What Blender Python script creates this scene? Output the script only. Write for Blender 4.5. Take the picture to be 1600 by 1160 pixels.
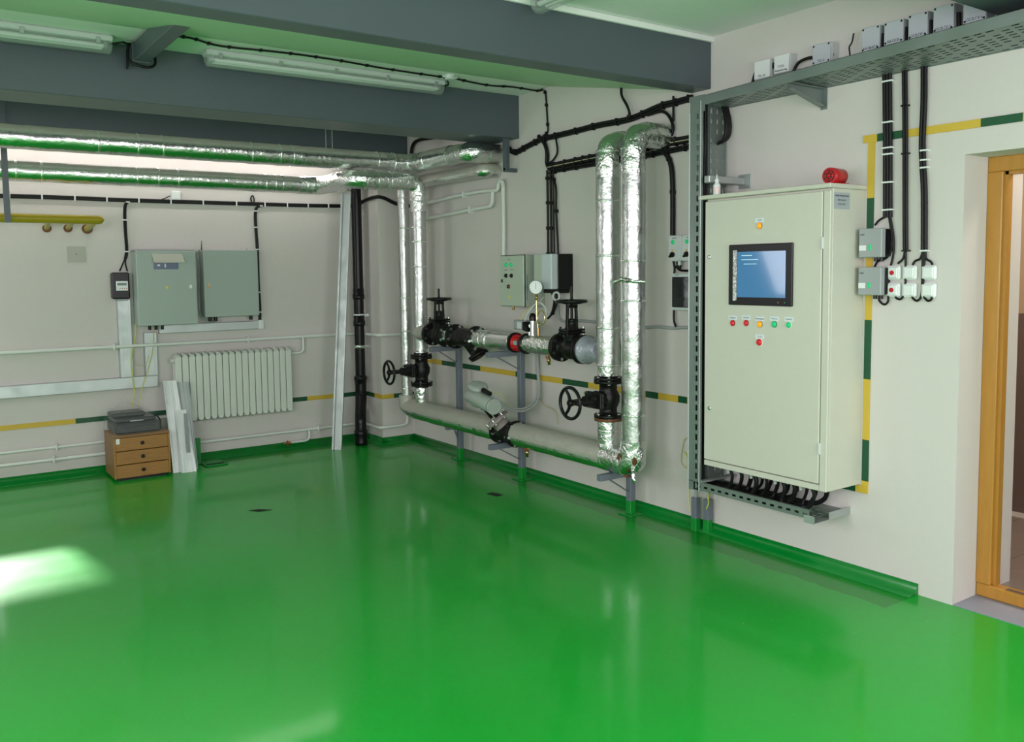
import bpy, bmesh, math, random
from mathutils import Vector, Matrix, noise
for o in list(bpy.data.objects): bpy.data.objects.remove(o, do_unlink=True)
random.seed(7)
S = bpy.context.scene
COL = S.collection
R = math.radians

# ------------------------------------------------------------------ camera
# room axes: X=0 is the right wall, Y=0 the back wall, Z=0 the floor; metres
YAW, PIT, ROL, FPX = 0.61267, 0.077462, -0.011409, 1367.4
CAM = Vector((-4.0062, -7.7044, 1.6))
_f = Vector((math.sin(YAW)*math.cos(PIT), math.cos(YAW)*math.cos(PIT), -math.sin(PIT)))
_r = Vector((math.cos(YAW), -math.sin(YAW), 0)); _u = _r.cross(_f)
_r2 = _r*math.cos(ROL) + _u*math.sin(ROL); _u2 = -_r*math.sin(ROL) + _u*math.cos(ROL)
cd = bpy.data.cameras.new('camera'); cam = bpy.data.objects.new('camera', cd); COL.objects.link(cam)
mw = Matrix((( _r2.x, _u2.x, -_f.x, CAM.x), (_r2.y, _u2.y, -_f.y, CAM.y), (_r2.z, _u2.z, -_f.z, CAM.z), (0, 0, 0, 1)))
cam.matrix_world = mw
cd.sensor_width = 36; cd.lens = FPX/1600*36; cd.shift_y = -50/1600; cd.clip_start = .05
S.camera = cam

# ------------------------------------------------------------------ view, world, daylight
S.view_settings.view_transform = 'Standard'; S.view_settings.look = 'None'
S.view_settings.gamma = 1; S.view_settings.use_curve_mapping = False
S.view_settings.exposure = -0.12
W = bpy.data.worlds.new('World'); S.world = W; W.use_nodes = True
W.node_tree.nodes['Background'].inputs[0].default_value = (.80, .90, 1, 1)
W.node_tree.nodes['Background'].inputs[1].default_value = 1.0
def area(name, loc, rot, sx, sy, power, color=(1, 1, 1)):
    l = bpy.data.lights.new(name, 'AREA'); l.shape = 'RECTANGLE'; l.size = sx; l.size_y = sy
    l.energy = power; l.color = color
    o = bpy.data.objects.new(name, l); o.location = loc; o.rotation_euler = rot; COL.objects.link(o); return o
WX = -5.7      # left wall
RY = -9.8      # wall behind the camera
DAY = (1.0, .955, .99)
# daylight entering through the windows of the left wall and the wall behind the camera
for i, (y0, y1) in enumerate(((-1.45, -.6), (-5.7, -4.2), (-8.8, -6.7))):
    area('window_daylight', (WX+.30, (y0+y1)/2, 1.75), (0, R(-60), 0), 1.1, y1-y0, (22, 52, 122)[i], DAY)
for x0, x1 in ((-4.9, -3.0), (-2.3, -.5)):
    area('window_daylight', ((x0+x1)/2, RY+.30, 1.8), (R(66), 0, 0), x1-x0, 1.2, 72, DAY)
sun = bpy.data.lights.new('sun', 'SUN'); sun.energy = 20; sun.angle = R(3.5); sun.color = (1, .97, .92)
so = bpy.data.objects.new('sun', sun); COL.objects.link(so)
SUND = Vector((.10, -1, -.43)).normalized()
so.rotation_euler = SUND.to_track_quat('-Z', 'Y').to_euler()

# ------------------------------------------------------------------ surveying: image ray -> point on a real plane of the room
def ray(px, py):
    return (_r2*((px-800)/FPX) - _u2*((py-530)/FPX) + _f)
def PR(px, py, off=0.0):            # on the plane X = -off (parallel to the right wall)
    d = ray(px, py); return CAM + d*((-off-CAM.x)/d.x)
def PB(px, py, off=0.0):            # on the plane Y = -off (parallel to the back wall)
    d = ray(px, py); return CAM + d*((-off-CAM.y)/d.y)
def PZ(px, py, z=0.0):
    d = ray(px, py); return CAM + d*((z-CAM.z)/d.z)

# ------------------------------------------------------------------ materials
MATS = {}
def mat(name, col, rough=.5, metal=0, bump=0, bscale=60, var=0, vscale=3, coat=0, emit=None, estr=0, rvar=0, stretch=None):
    if name in MATS: return MATS[name]
    m = bpy.data.materials.new(name); m.use_nodes = True; nt = m.node_tree; N = nt.nodes; L = nt.links
    b = N['Principled BSDF']
    b.inputs['Base Color'].default_value = (*col, 1); b.inputs['Roughness'].default_value = rough
    b.inputs['Metallic'].default_value = metal; b.inputs['Coat Weight'].default_value = coat
    tc = N.new('ShaderNodeTexCoord'); src = tc.outputs['Object']
    if stretch:
        mp = N.new('ShaderNodeMapping'); mp.inputs['Scale'].default_value = stretch
        L.new(src, mp.inputs[0]); src = mp.outputs[0]
    if var or rvar:
        n = N.new('ShaderNodeTexNoise'); n.inputs['Scale'].default_value = vscale; n.inputs['Detail'].default_value = 5
        L.new(src, n.inputs['Vector'])
        if var:
            mx = N.new('ShaderNodeMix'); mx.data_type = 'RGBA'
            mx.inputs[6].default_value = (*[c*(1-var) for c in col], 1)
            mx.inputs[7].default_value = (*[min(1, c*(1+var)) for c in col], 1)
            L.new(n.outputs[0], mx.inputs[0]); L.new(mx.outputs[2], b.inputs['Base Color'])
        if rvar:
            mr = N.new('ShaderNodeMapRange'); mr.inputs[1].default_value = .3; mr.inputs[2].default_value = .7
            mr.inputs[3].default_value = max(.02, rough-rvar); mr.inputs[4].default_value = rough+rvar
            L.new(n.outputs[0], mr.inputs[0]); L.new(mr.outputs[0], b.inputs['Roughness'])
    if bump:
        n2 = N.new('ShaderNodeTexNoise'); n2.inputs['Scale'].default_value = bscale; n2.inputs['Detail'].default_value = 4
        L.new(src, n2.inputs['Vector'])
        bp = N.new('ShaderNodeBump'); bp.inputs['Strength'].default_value = bump; bp.inputs['Distance'].default_value = .01
        L.new(n2.outputs[0], bp.inputs['Height']); L.new(bp.outputs[0], b.inputs['Normal'])
    if emit:
        b.inputs['Emission Color'].default_value = (*emit, 1); b.inputs['Emission Strength'].default_value = estr
    MATS[name] = m; return m
def srgb(r, g, b):
    f = lambda c: (c/255/12.92) if c/255 <= .04045 else ((c/255+.055)/1.055)**2.4
    return (f(r), f(g), f(b))
M_wall = mat('wall_paint', (.63, .592, .572), .75, bump=.10, bscale=35, var=.03, vscale=1.3)
M_ceil = mat('ceiling_paint', (.84, .85, .84), .8, bump=.08, bscale=30, var=.03)
M_beam = mat('beam_grey_paint', (.080, .100, .118), .40, var=.08, vscale=1.5, bump=.05, bscale=25)
M_skirt = mat('skirting_green_paint', (.0, .17, .020), .22, bump=.10, bscale=12, var=.15, vscale=5)
M_white = mat('white_pipe_paint', (.70, .72, .69), .35, var=.03)
M_rad = mat('radiator_enamel', (.66, .68, .64), .3, var=.02)
M_galv = mat('galvanised_steel', (.46, .49, .49), .48, .7, rvar=.12, var=.10, vscale=9)
M_galv_new = mat('bright_galvanised_steel', (.56, .59, .60), .45, .5, rvar=.1, var=.05, vscale=12)
M_prof = mat('bright_profile_steel', (.86, .87, .89), .35, .25, rvar=.08, var=.04, vscale=14)
M_tray = mat('tray_steel', (.24, .28, .27), .42, .6, rvar=.1, var=.10, vscale=6)
M_foil = mat('aluminium_foil', (.61, .62, .61), .35, 1.0, bump=.30, bscale=40, rvar=.09, vscale=16, var=.07)
M_foilc = mat('crumpled_foil', (.76, .77, .76), .22, 1.0, bump=1.2, bscale=30, rvar=.06, vscale=20)
def dusty(name, lo, hi):
    # foil whose upper side carries settled dust
    m = mat(name, (.74, .75, .74), .24, 1.0, bump=.45, bscale=34); N = m.node_tree.nodes; L = m.node_tree.links; b = N['Principled BSDF']
    g = N.new('ShaderNodeNewGeometry'); sp = N.new('ShaderNodeSeparateXYZ'); L.new(g.outputs['True Normal'], sp.inputs[0])
    tc = N.new('ShaderNodeTexCoord'); n = N.new('ShaderNodeTexNoise'); n.inputs['Scale'].default_value = 11; n.inputs['Detail'].default_value = 5
    L.new(tc.outputs['Object'], n.inputs['Vector'])
    a = N.new('ShaderNodeMath'); a.operation = 'MULTIPLY_ADD'; a.inputs[1].default_value = .35; L.new(n.outputs[0], a.inputs[0]); L.new(sp.outputs[2], a.inputs[2])
    mr = N.new('ShaderNodeMapRange'); mr.inputs[1].default_value = lo+.175; mr.inputs[2].default_value = hi+.175; L.new(a.outputs[0], mr.inputs[0])
    mx = N.new('ShaderNodeMix'); mx.data_type = 'RGBA'; mx.inputs[6].default_value = (.74, .75, .74, 1); mx.inputs[7].default_value = (.47, .46, .41, 1)
    L.new(mr.outputs[0], mx.inputs[0]); L.new(mx.outputs[2], b.inputs['Base Color'])
    for nm, u, v in (('Metallic', 1.0, .30), ('Roughness', .22, .55)):
        q = N.new('ShaderNodeMapRange'); q.inputs[3].default_value = u; q.inputs[4].default_value = v
        L.new(mr.outputs[0], q.inputs[0]); L.new(q.outputs[0], b.inputs[nm])
    return m
M_dust = dusty('dusty_foil', -.32, .0)
M_dustu = dusty('dusty_overhead_foil', .30, .55)
M_band = mat('foil_tape', (.92, .93, .92), .12, 1.0, bump=.3, bscale=90)
M_black = mat('black_plastic', (.006, .006, .007), .30)
M_cable = mat('black_cable', (.006, .006, .0065), .45)
M_iron = mat('black_cast_iron', (.007, .006, .006), .38, 0, bump=.35, bscale=45, var=.3, vscale=20)
M_rust = mat('rusty_iron', (.17, .065, .03), .65, .1, bump=.4, bscale=50, var=.4, vscale=30)
M_bolt = mat('zinc_bolt', (.75, .78, .78), .25, 1)
M_brass = mat('brass', (.60, .38, .16), .3, 1)
M_copper = mat('brass_tube', (.72, .62, .35), .25, 1)
M_red = mat('red_paint', (.50, .010, .015), .35)
M_yellow = mat('yellow_gas_paint', (.40, .31, .012), .35, var=.08)
M_sy = mat('stripe_yellow', (.62, .42, .045), .5, var=.06, vscale=8)
M_sg = mat('stripe_green', (.004, .075, .028), .45, var=.08, vscale=8)
M_cabbg = mat('cabinet_beige_enamel', (.60, .59, .52), .36, bump=.03, bscale=150)
M_boxg = mat('box_green_grey_enamel', (.36, .43, .39), .38, bump=.03, bscale=150)
M_ctl = mat('control_box_enamel', (.44, .50, .42), .4)
M_lgrey = mat('light_grey_plastic', (.60, .62, .63), .4)
M_mgrey = mat('mid_grey_plastic', (.29, .31, .33), .4)
M_wplas = mat('white_plastic', (.76, .79, .79), .35)
M_post = mat('post_grey_paint', (.15, .17, .21), .45, var=.08)
M_greenp = mat('floor_green_on_steel', (.005, .24, .03), .3)
M_wood = mat('oak_veneer', (.36, .165, .042), .45, var=.35, vscale=5, stretch=(1.2, 1.2, 14))
M_woodd = mat('oak_carcass', (.26, .135, .055), .5, var=.2, vscale=6, stretch=(1.5, 1.5, 10))
M_door = mat('varnished_door_wood', (.42, .20, .030), .38, var=.18, vscale=5, stretch=(9, 9, 1.0))
M_printer = mat('printer_dark_plastic', (.018, .024, .025), .4)
M_act = mat('actuator_grey_enamel', (.36, .40, .37), .33)
M_pink = mat('pinkish_grey_primer', (.30, .26, .25), .45)
M_ink = mat('marker_ink', (.02, .02, .05), .6)
M_label = mat('label_paper', (.70, .76, .82), .45)
M_glass_dark = mat('smoked_window', (.02, .022, .025), .08, coat=.5)
M_tile = mat('corridor_tile', (.20, .155, .14), .35, var=.1)
M_tanw = mat('corridor_wall', (.42, .30, .19), .6)
M_grout = mat('grout', (.42, .38, .36), .7)
M_threshold = mat('grey_threshold_paint', (.26, .27, .34), .45, var=.05)
M_gb = mat('green_painted_board', (.0, .20, .03), .35)
M_dark = mat('dark_recess', (.01, .01, .01), .8)
M_yg = mat('yellow_green_wire', (.60, .62, .08), .4)
M_hose = mat('grey_corrugated_hose', (.35, .38, .38), .4)

def lampmat(name, col, s):
    return mat(name, col, .3, emit=col, estr=s)
M_lg = lampmat('green_indicator', (.01, .45, .16), .35)
M_lr = lampmat('red_indicator', (.60, .012, .02), .15)
M_lo = lampmat('orange_indicator', (.95, .36, .01), .35)

for m_ in (M_black, M_cable, M_iron): m_.node_tree.nodes['Principled BSDF'].inputs['Specular IOR Level'].default_value = .28
# plastic film: thin, clear, crinkled
def film_mat():
    m = bpy.data.materials.new('plastic_film'); m.use_nodes = True; N = m.node_tree.nodes; L = m.node_tree.links
    b = N['Principled BSDF']; b.inputs['Base Color'].default_value = (.6, .63, .62, 1)
    b.inputs['Roughness'].default_value = .10; b.inputs['Specular IOR Level'].default_value = 1.0; b.inputs['Alpha'].default_value = .08
    tc = N.new('ShaderNodeTexCoord'); n = N.new('ShaderNodeTexNoise'); n.inputs['Scale'].default_value = 28; n.inputs['Detail'].default_value = 4
    L.new(tc.outputs['Object'], n.inputs['Vector'])
    bp = N.new('ShaderNodeBump'); bp.inputs['Strength'].default_value = 1; bp.inputs['Distance'].default_value = .02
    L.new(n.outputs[0], bp.inputs['Height']); L.new(bp.outputs[0], b.inputs['Normal'])
    return m
M_film = film_mat()
M_clear = mat('clear_lamp_cover', (.62, .70, .66), .18); MATS['clear_lamp_cover'].node_tree.nodes['Principled BSDF'].inputs['Alpha'].default_value = .32

# floor: glossy green enamel with a darker brushed border along the walls
def floor_mat():
    m = bpy.data.materials.new('green_floor_enamel'); m.use_nodes = True; N = m.node_tree.nodes; L = m.node_tree.links
    b = N['Principled BSDF']
    tc = N.new('ShaderNodeTexCoord'); sp = N.new('ShaderNodeSeparateXYZ'); L.new(tc.outputs['Object'], sp.inputs[0])
    def noise_(s, d=4, r=.6):
        n = N.new('ShaderNodeTexNoise'); n.inputs['Scale'].default_value = s; n.inputs['Detail'].default_value = d
        n.inputs['Roughness'].default_value = r; L.new(tc.outputs['Object'], n.inputs['Vector']); return n.outputs[0]
    def math_(op, a, bb, clamp=False):
        n = N.new('ShaderNodeMath'); n.operation = op; n.use_clamp = clamp
        for i, v in enumerate((a, bb)):
            if isinstance(v, (int, float)): n.inputs[i].default_value = v
            elif v is not None: L.new(v, n.inputs[i])
        return n.outputs[0]
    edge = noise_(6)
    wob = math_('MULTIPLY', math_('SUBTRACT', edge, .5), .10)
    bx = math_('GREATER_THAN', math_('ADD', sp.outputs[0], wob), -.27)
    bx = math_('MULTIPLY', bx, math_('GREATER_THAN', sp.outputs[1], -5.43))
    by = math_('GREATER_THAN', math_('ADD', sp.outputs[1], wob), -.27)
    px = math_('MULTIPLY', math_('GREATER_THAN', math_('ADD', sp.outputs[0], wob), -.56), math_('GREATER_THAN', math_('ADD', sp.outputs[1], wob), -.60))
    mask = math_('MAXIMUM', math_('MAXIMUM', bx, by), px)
    base = N.new('ShaderNodeMix'); base.data_type = 'RGBA'
    base.inputs[6].default_value = (.0005, .29, .014, 1); base.inputs[7].default_value = (.002, .40, .034, 1)
    L.new(noise_(1.1, 6, .65), base.inputs[0])
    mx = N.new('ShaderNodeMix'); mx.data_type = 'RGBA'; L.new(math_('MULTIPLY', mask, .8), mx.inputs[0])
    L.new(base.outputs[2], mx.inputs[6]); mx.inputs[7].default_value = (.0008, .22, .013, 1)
    # small chips and scuffs, denser towards the door
    ch = noise_(28, 3, .7)
    cm = math_('GREATER_THAN', ch, .715)
    dn = math_('MULTIPLY', math_('LESS_THAN', sp.outputs[1], -4.6), math_('GREATER_THAN', sp.outputs[0], -1.6))
    sc = math_('MULTIPLY', math_('MULTIPLY', cm, dn), .55)
    m2 = N.new('ShaderNodeMix'); m2.data_type = 'RGBA'; L.new(sc, m2.inputs[0]); L.new(mx.outputs[2], m2.inputs[6]); m2.inputs[7].default_value = (.30, .50, .30, 1)
    L.new(m2.outputs[2], b.inputs['Base Color'])
    rr = N.new('ShaderNodeMapRange'); rr.inputs[1].default_value = .3; rr.inputs[2].default_value = .7; rr.inputs[3].default_value = .29; rr.inputs[4].default_value = .36; b.inputs['Specular IOR Level'].default_value = .25; b.inputs['Coat Weight'].default_value = .38; b.inputs['Coat Roughness'].default_value = .10
    L.new(noise_(2.2, 6, .7), rr.inputs[0]); L.new(rr.outputs[0], b.inputs['Roughness'])
    return m
M_floor = floor_mat()

# ------------------------------------------------------------------ mesh builder
class MB:
    def __init__(s): s.v = []; s.f = []; s.sm = []
    def add(s, vs, fs, smooth=False):
        o = len(s.v); s.v += [Vector(v) for v in vs]
        for i, f in enumerate(fs):
            s.f.append(tuple(a+o for a in f)); s.sm.append(smooth if isinstance(smooth, bool) else smooth[i])
        return s
    def box(s, x0, x1, y0, y1, z0, z1, b=0, T=None):
        if x0 > x1: x0, x1 = x1, x0
        if y0 > y1: y0, y1 = y1, y0
        if z0 > z1: z0, z1 = z1, z0
        lo = (x0, y0, z0); hi = (x1, y1, z1)
        b = min(b, (x1-x0)*.45, (y1-y0)*.45, (z1-z0)*.45)
        vs = []
        if b <= 0:
            for i in range(8): vs.append(Vector([(hi if (i >> k) & 1 else lo)[k] for k in range(3)]))
            fs = [(0, 2, 3, 1), (4, 5, 7, 6), (0, 1, 5, 4), (2, 6, 7, 3), (0, 4, 6, 2), (1, 3, 7, 5)]
        else:
            for i in range(8):
                for a in range(3):
                    p = []
                    for k in range(3):
                        h = (i >> k) & 1; c = (hi if h else lo)[k]
                        p.append(c if k == a else c + (-b if h else b))
                    vs.append(Vector(p))
            fs = []
            for a in range(3):
                o1, o2 = [k for k in range(3) if k != a]
                for h in (0, 1):
                    q = [(h << a) | (i1 << o1) | (i2 << o2) for i1, i2 in ((0, 0), (1, 0), (1, 1), (0, 1))]
                    fs.append(tuple(c*3+a for c in q))
                # edges along a
                for h1 in (0, 1):
                    for h2 in (0, 1):
                        c0 = (h1 << o1) | (h2 << o2); c1 = c0 | (1 << a)
                        fs.append((c0*3+o1, c1*3+o1, c1*3+o2, c0*3+o2))
            for i in range(8): fs.append((i*3, i*3+1, i*3+2))
        if T is not None: vs = [T @ v for v in vs]
        return s.add(vs, fs)
    def bar(s, p, q, w, h, b=0, up=(0, 0, 1)):          # square bar from p to q, w across, h along up
        p = Vector(p); q = Vector(q); d = q-p; L = d.length; z = d.normalized(); u = Vector(up)
        if abs(z.dot(u)) > .98: u = Vector((0, 1, 0))
        x = z.cross(u).normalized(); y = x.cross(z)
        T = Matrix(((x.x, y.x, z.x, p.x), (x.y, y.y, z.y, p.y), (x.z, y.z, z.z, p.z), (0, 0, 0, 1)))
        return s.box(-w/2, w/2, -h/2, h/2, 0, L, b, T)
    def tube(s, pts, r, n=12, caps=True, closed=False, jit=0, jf=10):
        pts = [Vector(p) for p in pts]; m = len(pts)
        rs = r if isinstance(r, (list, tuple)) else [r]*m
        tan = []
        for i in range(m):
            a = pts[(i-1) % m] if (closed or i) else pts[0]; b = pts[(i+1) % m] if (closed or i < m-1) else pts[-1]
            t = (b-a); tan.append(t.normalized() if t.length > 1e-9 else Vector((0, 0, 1)))
        u = tan[0].orthogonal().normalized(); vs = []
        for i in range(m):
            if i:
                q = tan[i-1].rotation_difference(tan[i]); u = q @ u
            u = (u - tan[i]*u.dot(tan[i])).normalized(); w = tan[i].cross(u)
            for k in range(n):
                a = 2*math.pi*k/n; d = u*math.cos(a)+w*math.sin(a); rr = rs[i]
                p = pts[i]+d*rr
                if jit: p = p + d*jit*noise.noise(p*jf)
                vs.append(p)
        fs = []
        for i in range(m if closed else m-1):
            j = (i+1) % m
            for k in range(n):
                k2 = (k+1) % n; fs.append((i*n+k, i*n+k2, j*n+k2, j*n+k))
        s.add(vs, fs, True)
        if caps and not closed:
            s.add(vs[:n], [tuple(range(n-1, -1, -1))]); s.add(vs[-n:], [tuple(range(n))])
        return s
    def cyl(s, p, q, r, r2=None, n=20):
        return s.tube([p, q], [r, r if r2 is None else r2], n)
    def lathe(s, p, ax, prof, n=20):                     # prof: (distance along axis, radius)
        p = Vector(p); ax = Vector(ax).normalized(); u = ax.orthogonal().normalized(); w = ax.cross(u); vs = []
        for h, r in prof:
            for k in range(n):
                a = 2*math.pi*k/n; vs.append(p+ax*h+(u*math.cos(a)+w*math.sin(a))*max(r, 1e-5))
        fs = []; sm = []
        for i in range(len(prof)-1):
            for k in range(n):
                k2 = (k+1) % n; fs.append((i*n+k, i*n+k2, (i+1)*n+k2, (i+1)*n+k)); sm.append(abs(prof[i][0]-prof[i+1][0]) > 1e-6 and abs(prof[i][1]-prof[i+1][1]) < abs(prof[i][0]-prof[i+1][0])*4)
        s.add(vs, fs, sm)
        s.add(vs[:n], [tuple(range(n-1, -1, -1))]); s.add(vs[-n:], [tuple(range(n))])
        return s
    def torus(s, c, ax, Rr, r, n=32, m=10):
        c = Vector(c); ax = Vector(ax).normalized(); u = ax.orthogonal().normalized(); w = ax.cross(u)
        return s.tube([c+(u*math.cos(2*math.pi*i/n)+w*math.sin(2*math.pi*i/n))*Rr for i in range(n)], r, m, closed=True)
    def ball(s, c, r, n=12, sc=(1, 1, 1)):
        vs = []; fs = []; c = Vector(c); m = n//2+1
        for i in range(m):
            t = math.pi*i/(m-1)
            for k in range(n):
                a = 2*math.pi*k/n; vs.append(c+Vector((math.sin(t)*math.cos(a)*sc[0], math.sin(t)*math.sin(a)*sc[1], math.cos(t)*sc[2]))*r)
        for i in range(m-1):
            for k in range(n): fs.append((i*n+k, (i+1)*n+k, (i+1)*n+(k+1) % n, i*n+(k+1) % n))
        return s.add(vs, fs, True)
    def poly(s, pts, ext):                               # polygon extruded by vector ext
        pts = [Vector(p) for p in pts]; e = Vector(ext); n = len(pts)
        s.add(pts+[p+e for p in pts], [tuple(range(n)), tuple(range(2*n-1, n-1, -1))]+[(i, i+n, (i+1) % n+n, (i+1) % n) for i in range(n)])
        return s
    def xf(s, T): s.v = [T @ v for v in s.v]; return s
def fillet(pts, rad, k=6):
    pts = [Vector(p) for p in pts]; out = [pts[0]]
    for i in range(1, len(pts)-1):
        a, b, c = pts[i-1], pts[i], pts[i+1]; d1 = (a-b); d2 = (c-b)
        r = min(rad, d1.length*.49, d2.length*.49); p = b+d1.normalized()*r; q = b+d2.normalized()*r
        for j in range(k+1):
            t = j/k; out.append(p*(1-t)**2+b*2*t*(1-t)+q*t*t)
    out.append(pts[-1]); return out
def resample(pts, step):
    out = [Vector(pts[0])]
    for a, b in zip(pts[:-1], pts[1:]):
        a = Vector(a); b = Vector(b); n = max(1, int((b-a).length/step))
        for i in range(1, n+1): out.append(a.lerp(b, i/n))
    return out
def cat(pts, k=8):                                       # Catmull-Rom through points
    P = [Vector(p) for p in pts]; P = [P[0]*2-P[1]]+P+[P[-1]*2-P[-2]]; out = []
    for i in range(1, len(P)-2):
        for j in range(k):
            t = j/k; a, b, c, d = P[i-1:i+3]
            out.append(.5*((2*b)+(c-a)*t+(2*a-5*b+4*c-d)*t*t+(3*b-a-3*c+d)*t**3))
    out.append(P[-2]); return out

# ------------------------------------------------------------------ object helpers
BASE = {}
def mk(name, mb, m, parent=None, origin=None):
    base = BASE[parent.name] if parent is not None else (Vector(origin) if origin is not None else None)
    if base is None:
        lo = [min(v[k] for v in mb.v) for k in range(3)]; hi = [max(v[k] for v in mb.v) for k in range(3)]
        base = Vector(((lo[0]+hi[0])/2, (lo[1]+hi[1])/2, lo[2]))
    me = bpy.data.meshes.new(name); me.from_pydata([v-base for v in mb.v], [], mb.f)
    me.polygons.foreach_set('use_smooth', mb.sm)
    bm = bmesh.new(); bm.from_mesh(me); bmesh.ops.recalc_face_normals(bm, faces=bm.faces); bm.to_mesh(me); bm.free()
    me.materials.append(m)
    o = bpy.data.objects.new(name, me); COL.objects.link(o); BASE[o.name] = base
    if parent is not None: o.parent = parent
    else: o.location = base
    return o
def tag(o, label, cat_, group=None):
    o['label'] = label; o['category'] = cat_
    if group: o['group'] = group
    return o
def thing(name, label, cat_, loc, group=None):
    o = bpy.data.objects.new(name, None); COL.objects.link(o); o.location = loc; o.empty_display_size = .05; BASE[o.name] = Vector(loc)
    return tag(o, label, cat_, group)
def struct(name, mb, m, origin=(0, 0, 0)):
    o = mk(name, mb, m, origin=origin); o['kind'] = 'structure'; return o
def copy_tree(o, parent=None):
    c = o.copy(); COL.objects.link(c); c.parent = parent; BASE[c.name] = BASE[o.name]
    for ch in list(o.children): copy_tree(ch, c)
    return c
def place_copy(o, delta, label, rot=None):
    c = copy_tree(o); c.location = o.location+Vector(delta); c['label'] = label
    return c
def text(name, s, size, loc, face, m, parent, ext=.0006, align='CENTER', tilt=0):
    cu = bpy.data.curves.new(name, 'FONT'); cu.body = s; cu.size = size; cu.extrude = ext; cu.align_x = align; cu.align_y = 'CENTER'; cu.resolution_u = 3
    o = bpy.data.objects.new(name, cu)
    me = bpy.data.meshes.new_from_object(o); bpy.data.objects.remove(o)
    if face == 'R': x, y = Vector((0, -1, 0)), Vector((0, 0, 1))
    elif face == 'S': x, y = Vector((1, 0, 0)), Vector((0, 0, 1))
    if tilt: x, y = x*math.cos(tilt)+y*math.sin(tilt), y*math.cos(tilt)-x*math.sin(tilt)
    z = x.cross(y); loc = Vector(loc)-BASE[parent.name]
    T = Matrix(((x.x, y.x, z.x, loc.x), (x.y, y.y, z.y, loc.y), (x.z, y.z, z.z, loc.z), (0, 0, 0, 1)))
    me.transform(T); me.materials.clear(); me.materials.append(m)
    t = bpy.data.objects.new(name, me); COL.objects.link(t); t.parent = parent; BASE[t.name] = BASE[parent.name]
    return t

# ================================================================== STRUCTURE
CZ = 2.945
DY0, DY1, DZ = -5.60, -6.55, 2.105
mb = MB().box(WX-.3, .26, RY-.3, .3, -.1, 0); struct('floor', mb, M_floor)
# ceiling in bays: flat, with a sloping haunch behind each cross beam
mb = MB().box(WX-.3, .3, -2.54, .3, CZ, CZ+.1)
mb.box(WX-.3, .3, RY-.3, -3.94, CZ+.015, CZ+.1)
struct('ceiling', mb, M_ceil)
struct('ceiling_haunch', MB().poly([(WX-.3, -2.54, CZ-.001), (WX-.3, -3.94, 2.675), (WX-.3, -3.94, CZ+.1), (WX-.3, -2.54, CZ+.1)], (-WX+.6, 0, 0)), mat('haunch_pale_green', (.44, .66, .42), .45, bump=.05))  # haunch is given a greener colour than the flat ceiling
# right wall with the doorway
mb = MB().box(0, .26, DY0, .3, 0, CZ+.02).box(0, .26, DY1, DY0, DZ, CZ+.02).box(0, .26, RY-.3, DY1, 0, CZ+.02)
struct('wall_right', mb, M_wall)
QX0, QX1, QZ0, QZ1 = -4.55, -3.45, .90, 1.27  # unseen opening, added so the sun throws its patch on the floor
mb = MB().box(QX1, 0, 0, .3, 0, CZ+.02).box(WX-.3, QX0, 0, .3, 0, CZ+.02).box(QX0, QX1, 0, .3, 0, QZ0).box(QX0, QX1, 0, .3, QZ1, CZ+.02); struct('wall_back', mb, M_wall)
# left wall with three windows
def wall_windows(name, spans, z0, z1, along, c0, c1, end0, end1):
    m_ = MB(); prev = end0
    for a, b in sorted(spans)+[(end1, end1)]:
        B = (lambda p, q, u, v: m_.box(c0, c1, p, q, u, v)) if along == 'y' else (lambda p, q, u, v: m_.box(p, q, c0, c1, u, v))
        if a > prev: B(prev, a, 0, CZ+.02)
        if b > a: B(a, b, 0, z0); B(a, b, z1, CZ+.02)
        prev = b
    return struct(name, m_, M_wall)
LW = [(-1.45, -.6), (-5.7, -4.2), (-8.8, -6.7)]
wall_windows('wall_left', LW, 1.0, 2.3, 'y', WX-.3, WX, RY-.3, .3)
BW = [(-4.9, -3.0), (-2.3, -.5)]
wall_windows('wall_front', BW, 1.0, 2.4, 'x', RY-.3, RY, WX, 0)
k = 1
for a, b in LW:
    f = MB(); z0, z1 = 1.0, 2.3; x = WX-.06
    f.box(x-.03, x+.03, a, b, z0, z0+.06).box(x-.03, x+.03, a, b, z1-.06, z1).box(x-.03, x+.03, a, a+.06, z0+.06, z1-.06).box(x-.03, x+.03, b-.06, b, z0+.06, z1-.06).box(x-.03, x+.03, (a+b)/2-.03, (a+b)/2+.03, z0+.06, z1-.06)
    struct('window_%d' % k, f, M_wplas); k += 1
for a, b in BW:
    f = MB(); z0, z1 = 1.0, 2.4; y = RY-.06
    f.box(a, b, y-.03, y+.03, z0, z0+.06).box(a, b, y-.03, y+.03, z1-.06, z1).box(a, a+.06, y-.03, y+.03, z0+.06, z1-.06).box(b-.06, b, y-.03, y+.03, z0+.06, z1-.06).box((a+b)/2-.03, (a+b)/2+.03, y-.03, y+.03, z0+.06, z1-.06)
    struct('window_%d' % k, f, M_wplas); k += 1
# corner pier
PX, PY = -.335, -.36
struct('wall_pier', MB().box(PX, .0, PY, 0, 0, CZ), M_wall)
# deep beams
BZ = 2.66
struct('trim_1', MB().box(WX, 0, -4.08, -3.93, BZ, CZ+.016, .004), M_beam)
struct('trim_2', MB().box(WX, 0, -2.135, -1.78, 2.62, CZ, .004), M_beam)
struct('trim_3', MB().box(WX, -.02, -.372, -.001, 2.62, CZ, .004), M_beam)
struct('trim_4', MB().box(WX, 0, -5.98, -5.78, BZ, CZ+.016, .004), M_beam)
struct('trim_5', MB().box(WX, 0, -7.9, -7.7, BZ, CZ+.016, .004), M_beam)
# thin plaster fillet above the near beam
struct('trim_6', MB().box(WX, 0, -4.10, -4.08, CZ-.018, CZ+.014, .003), M_ceil)
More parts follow.
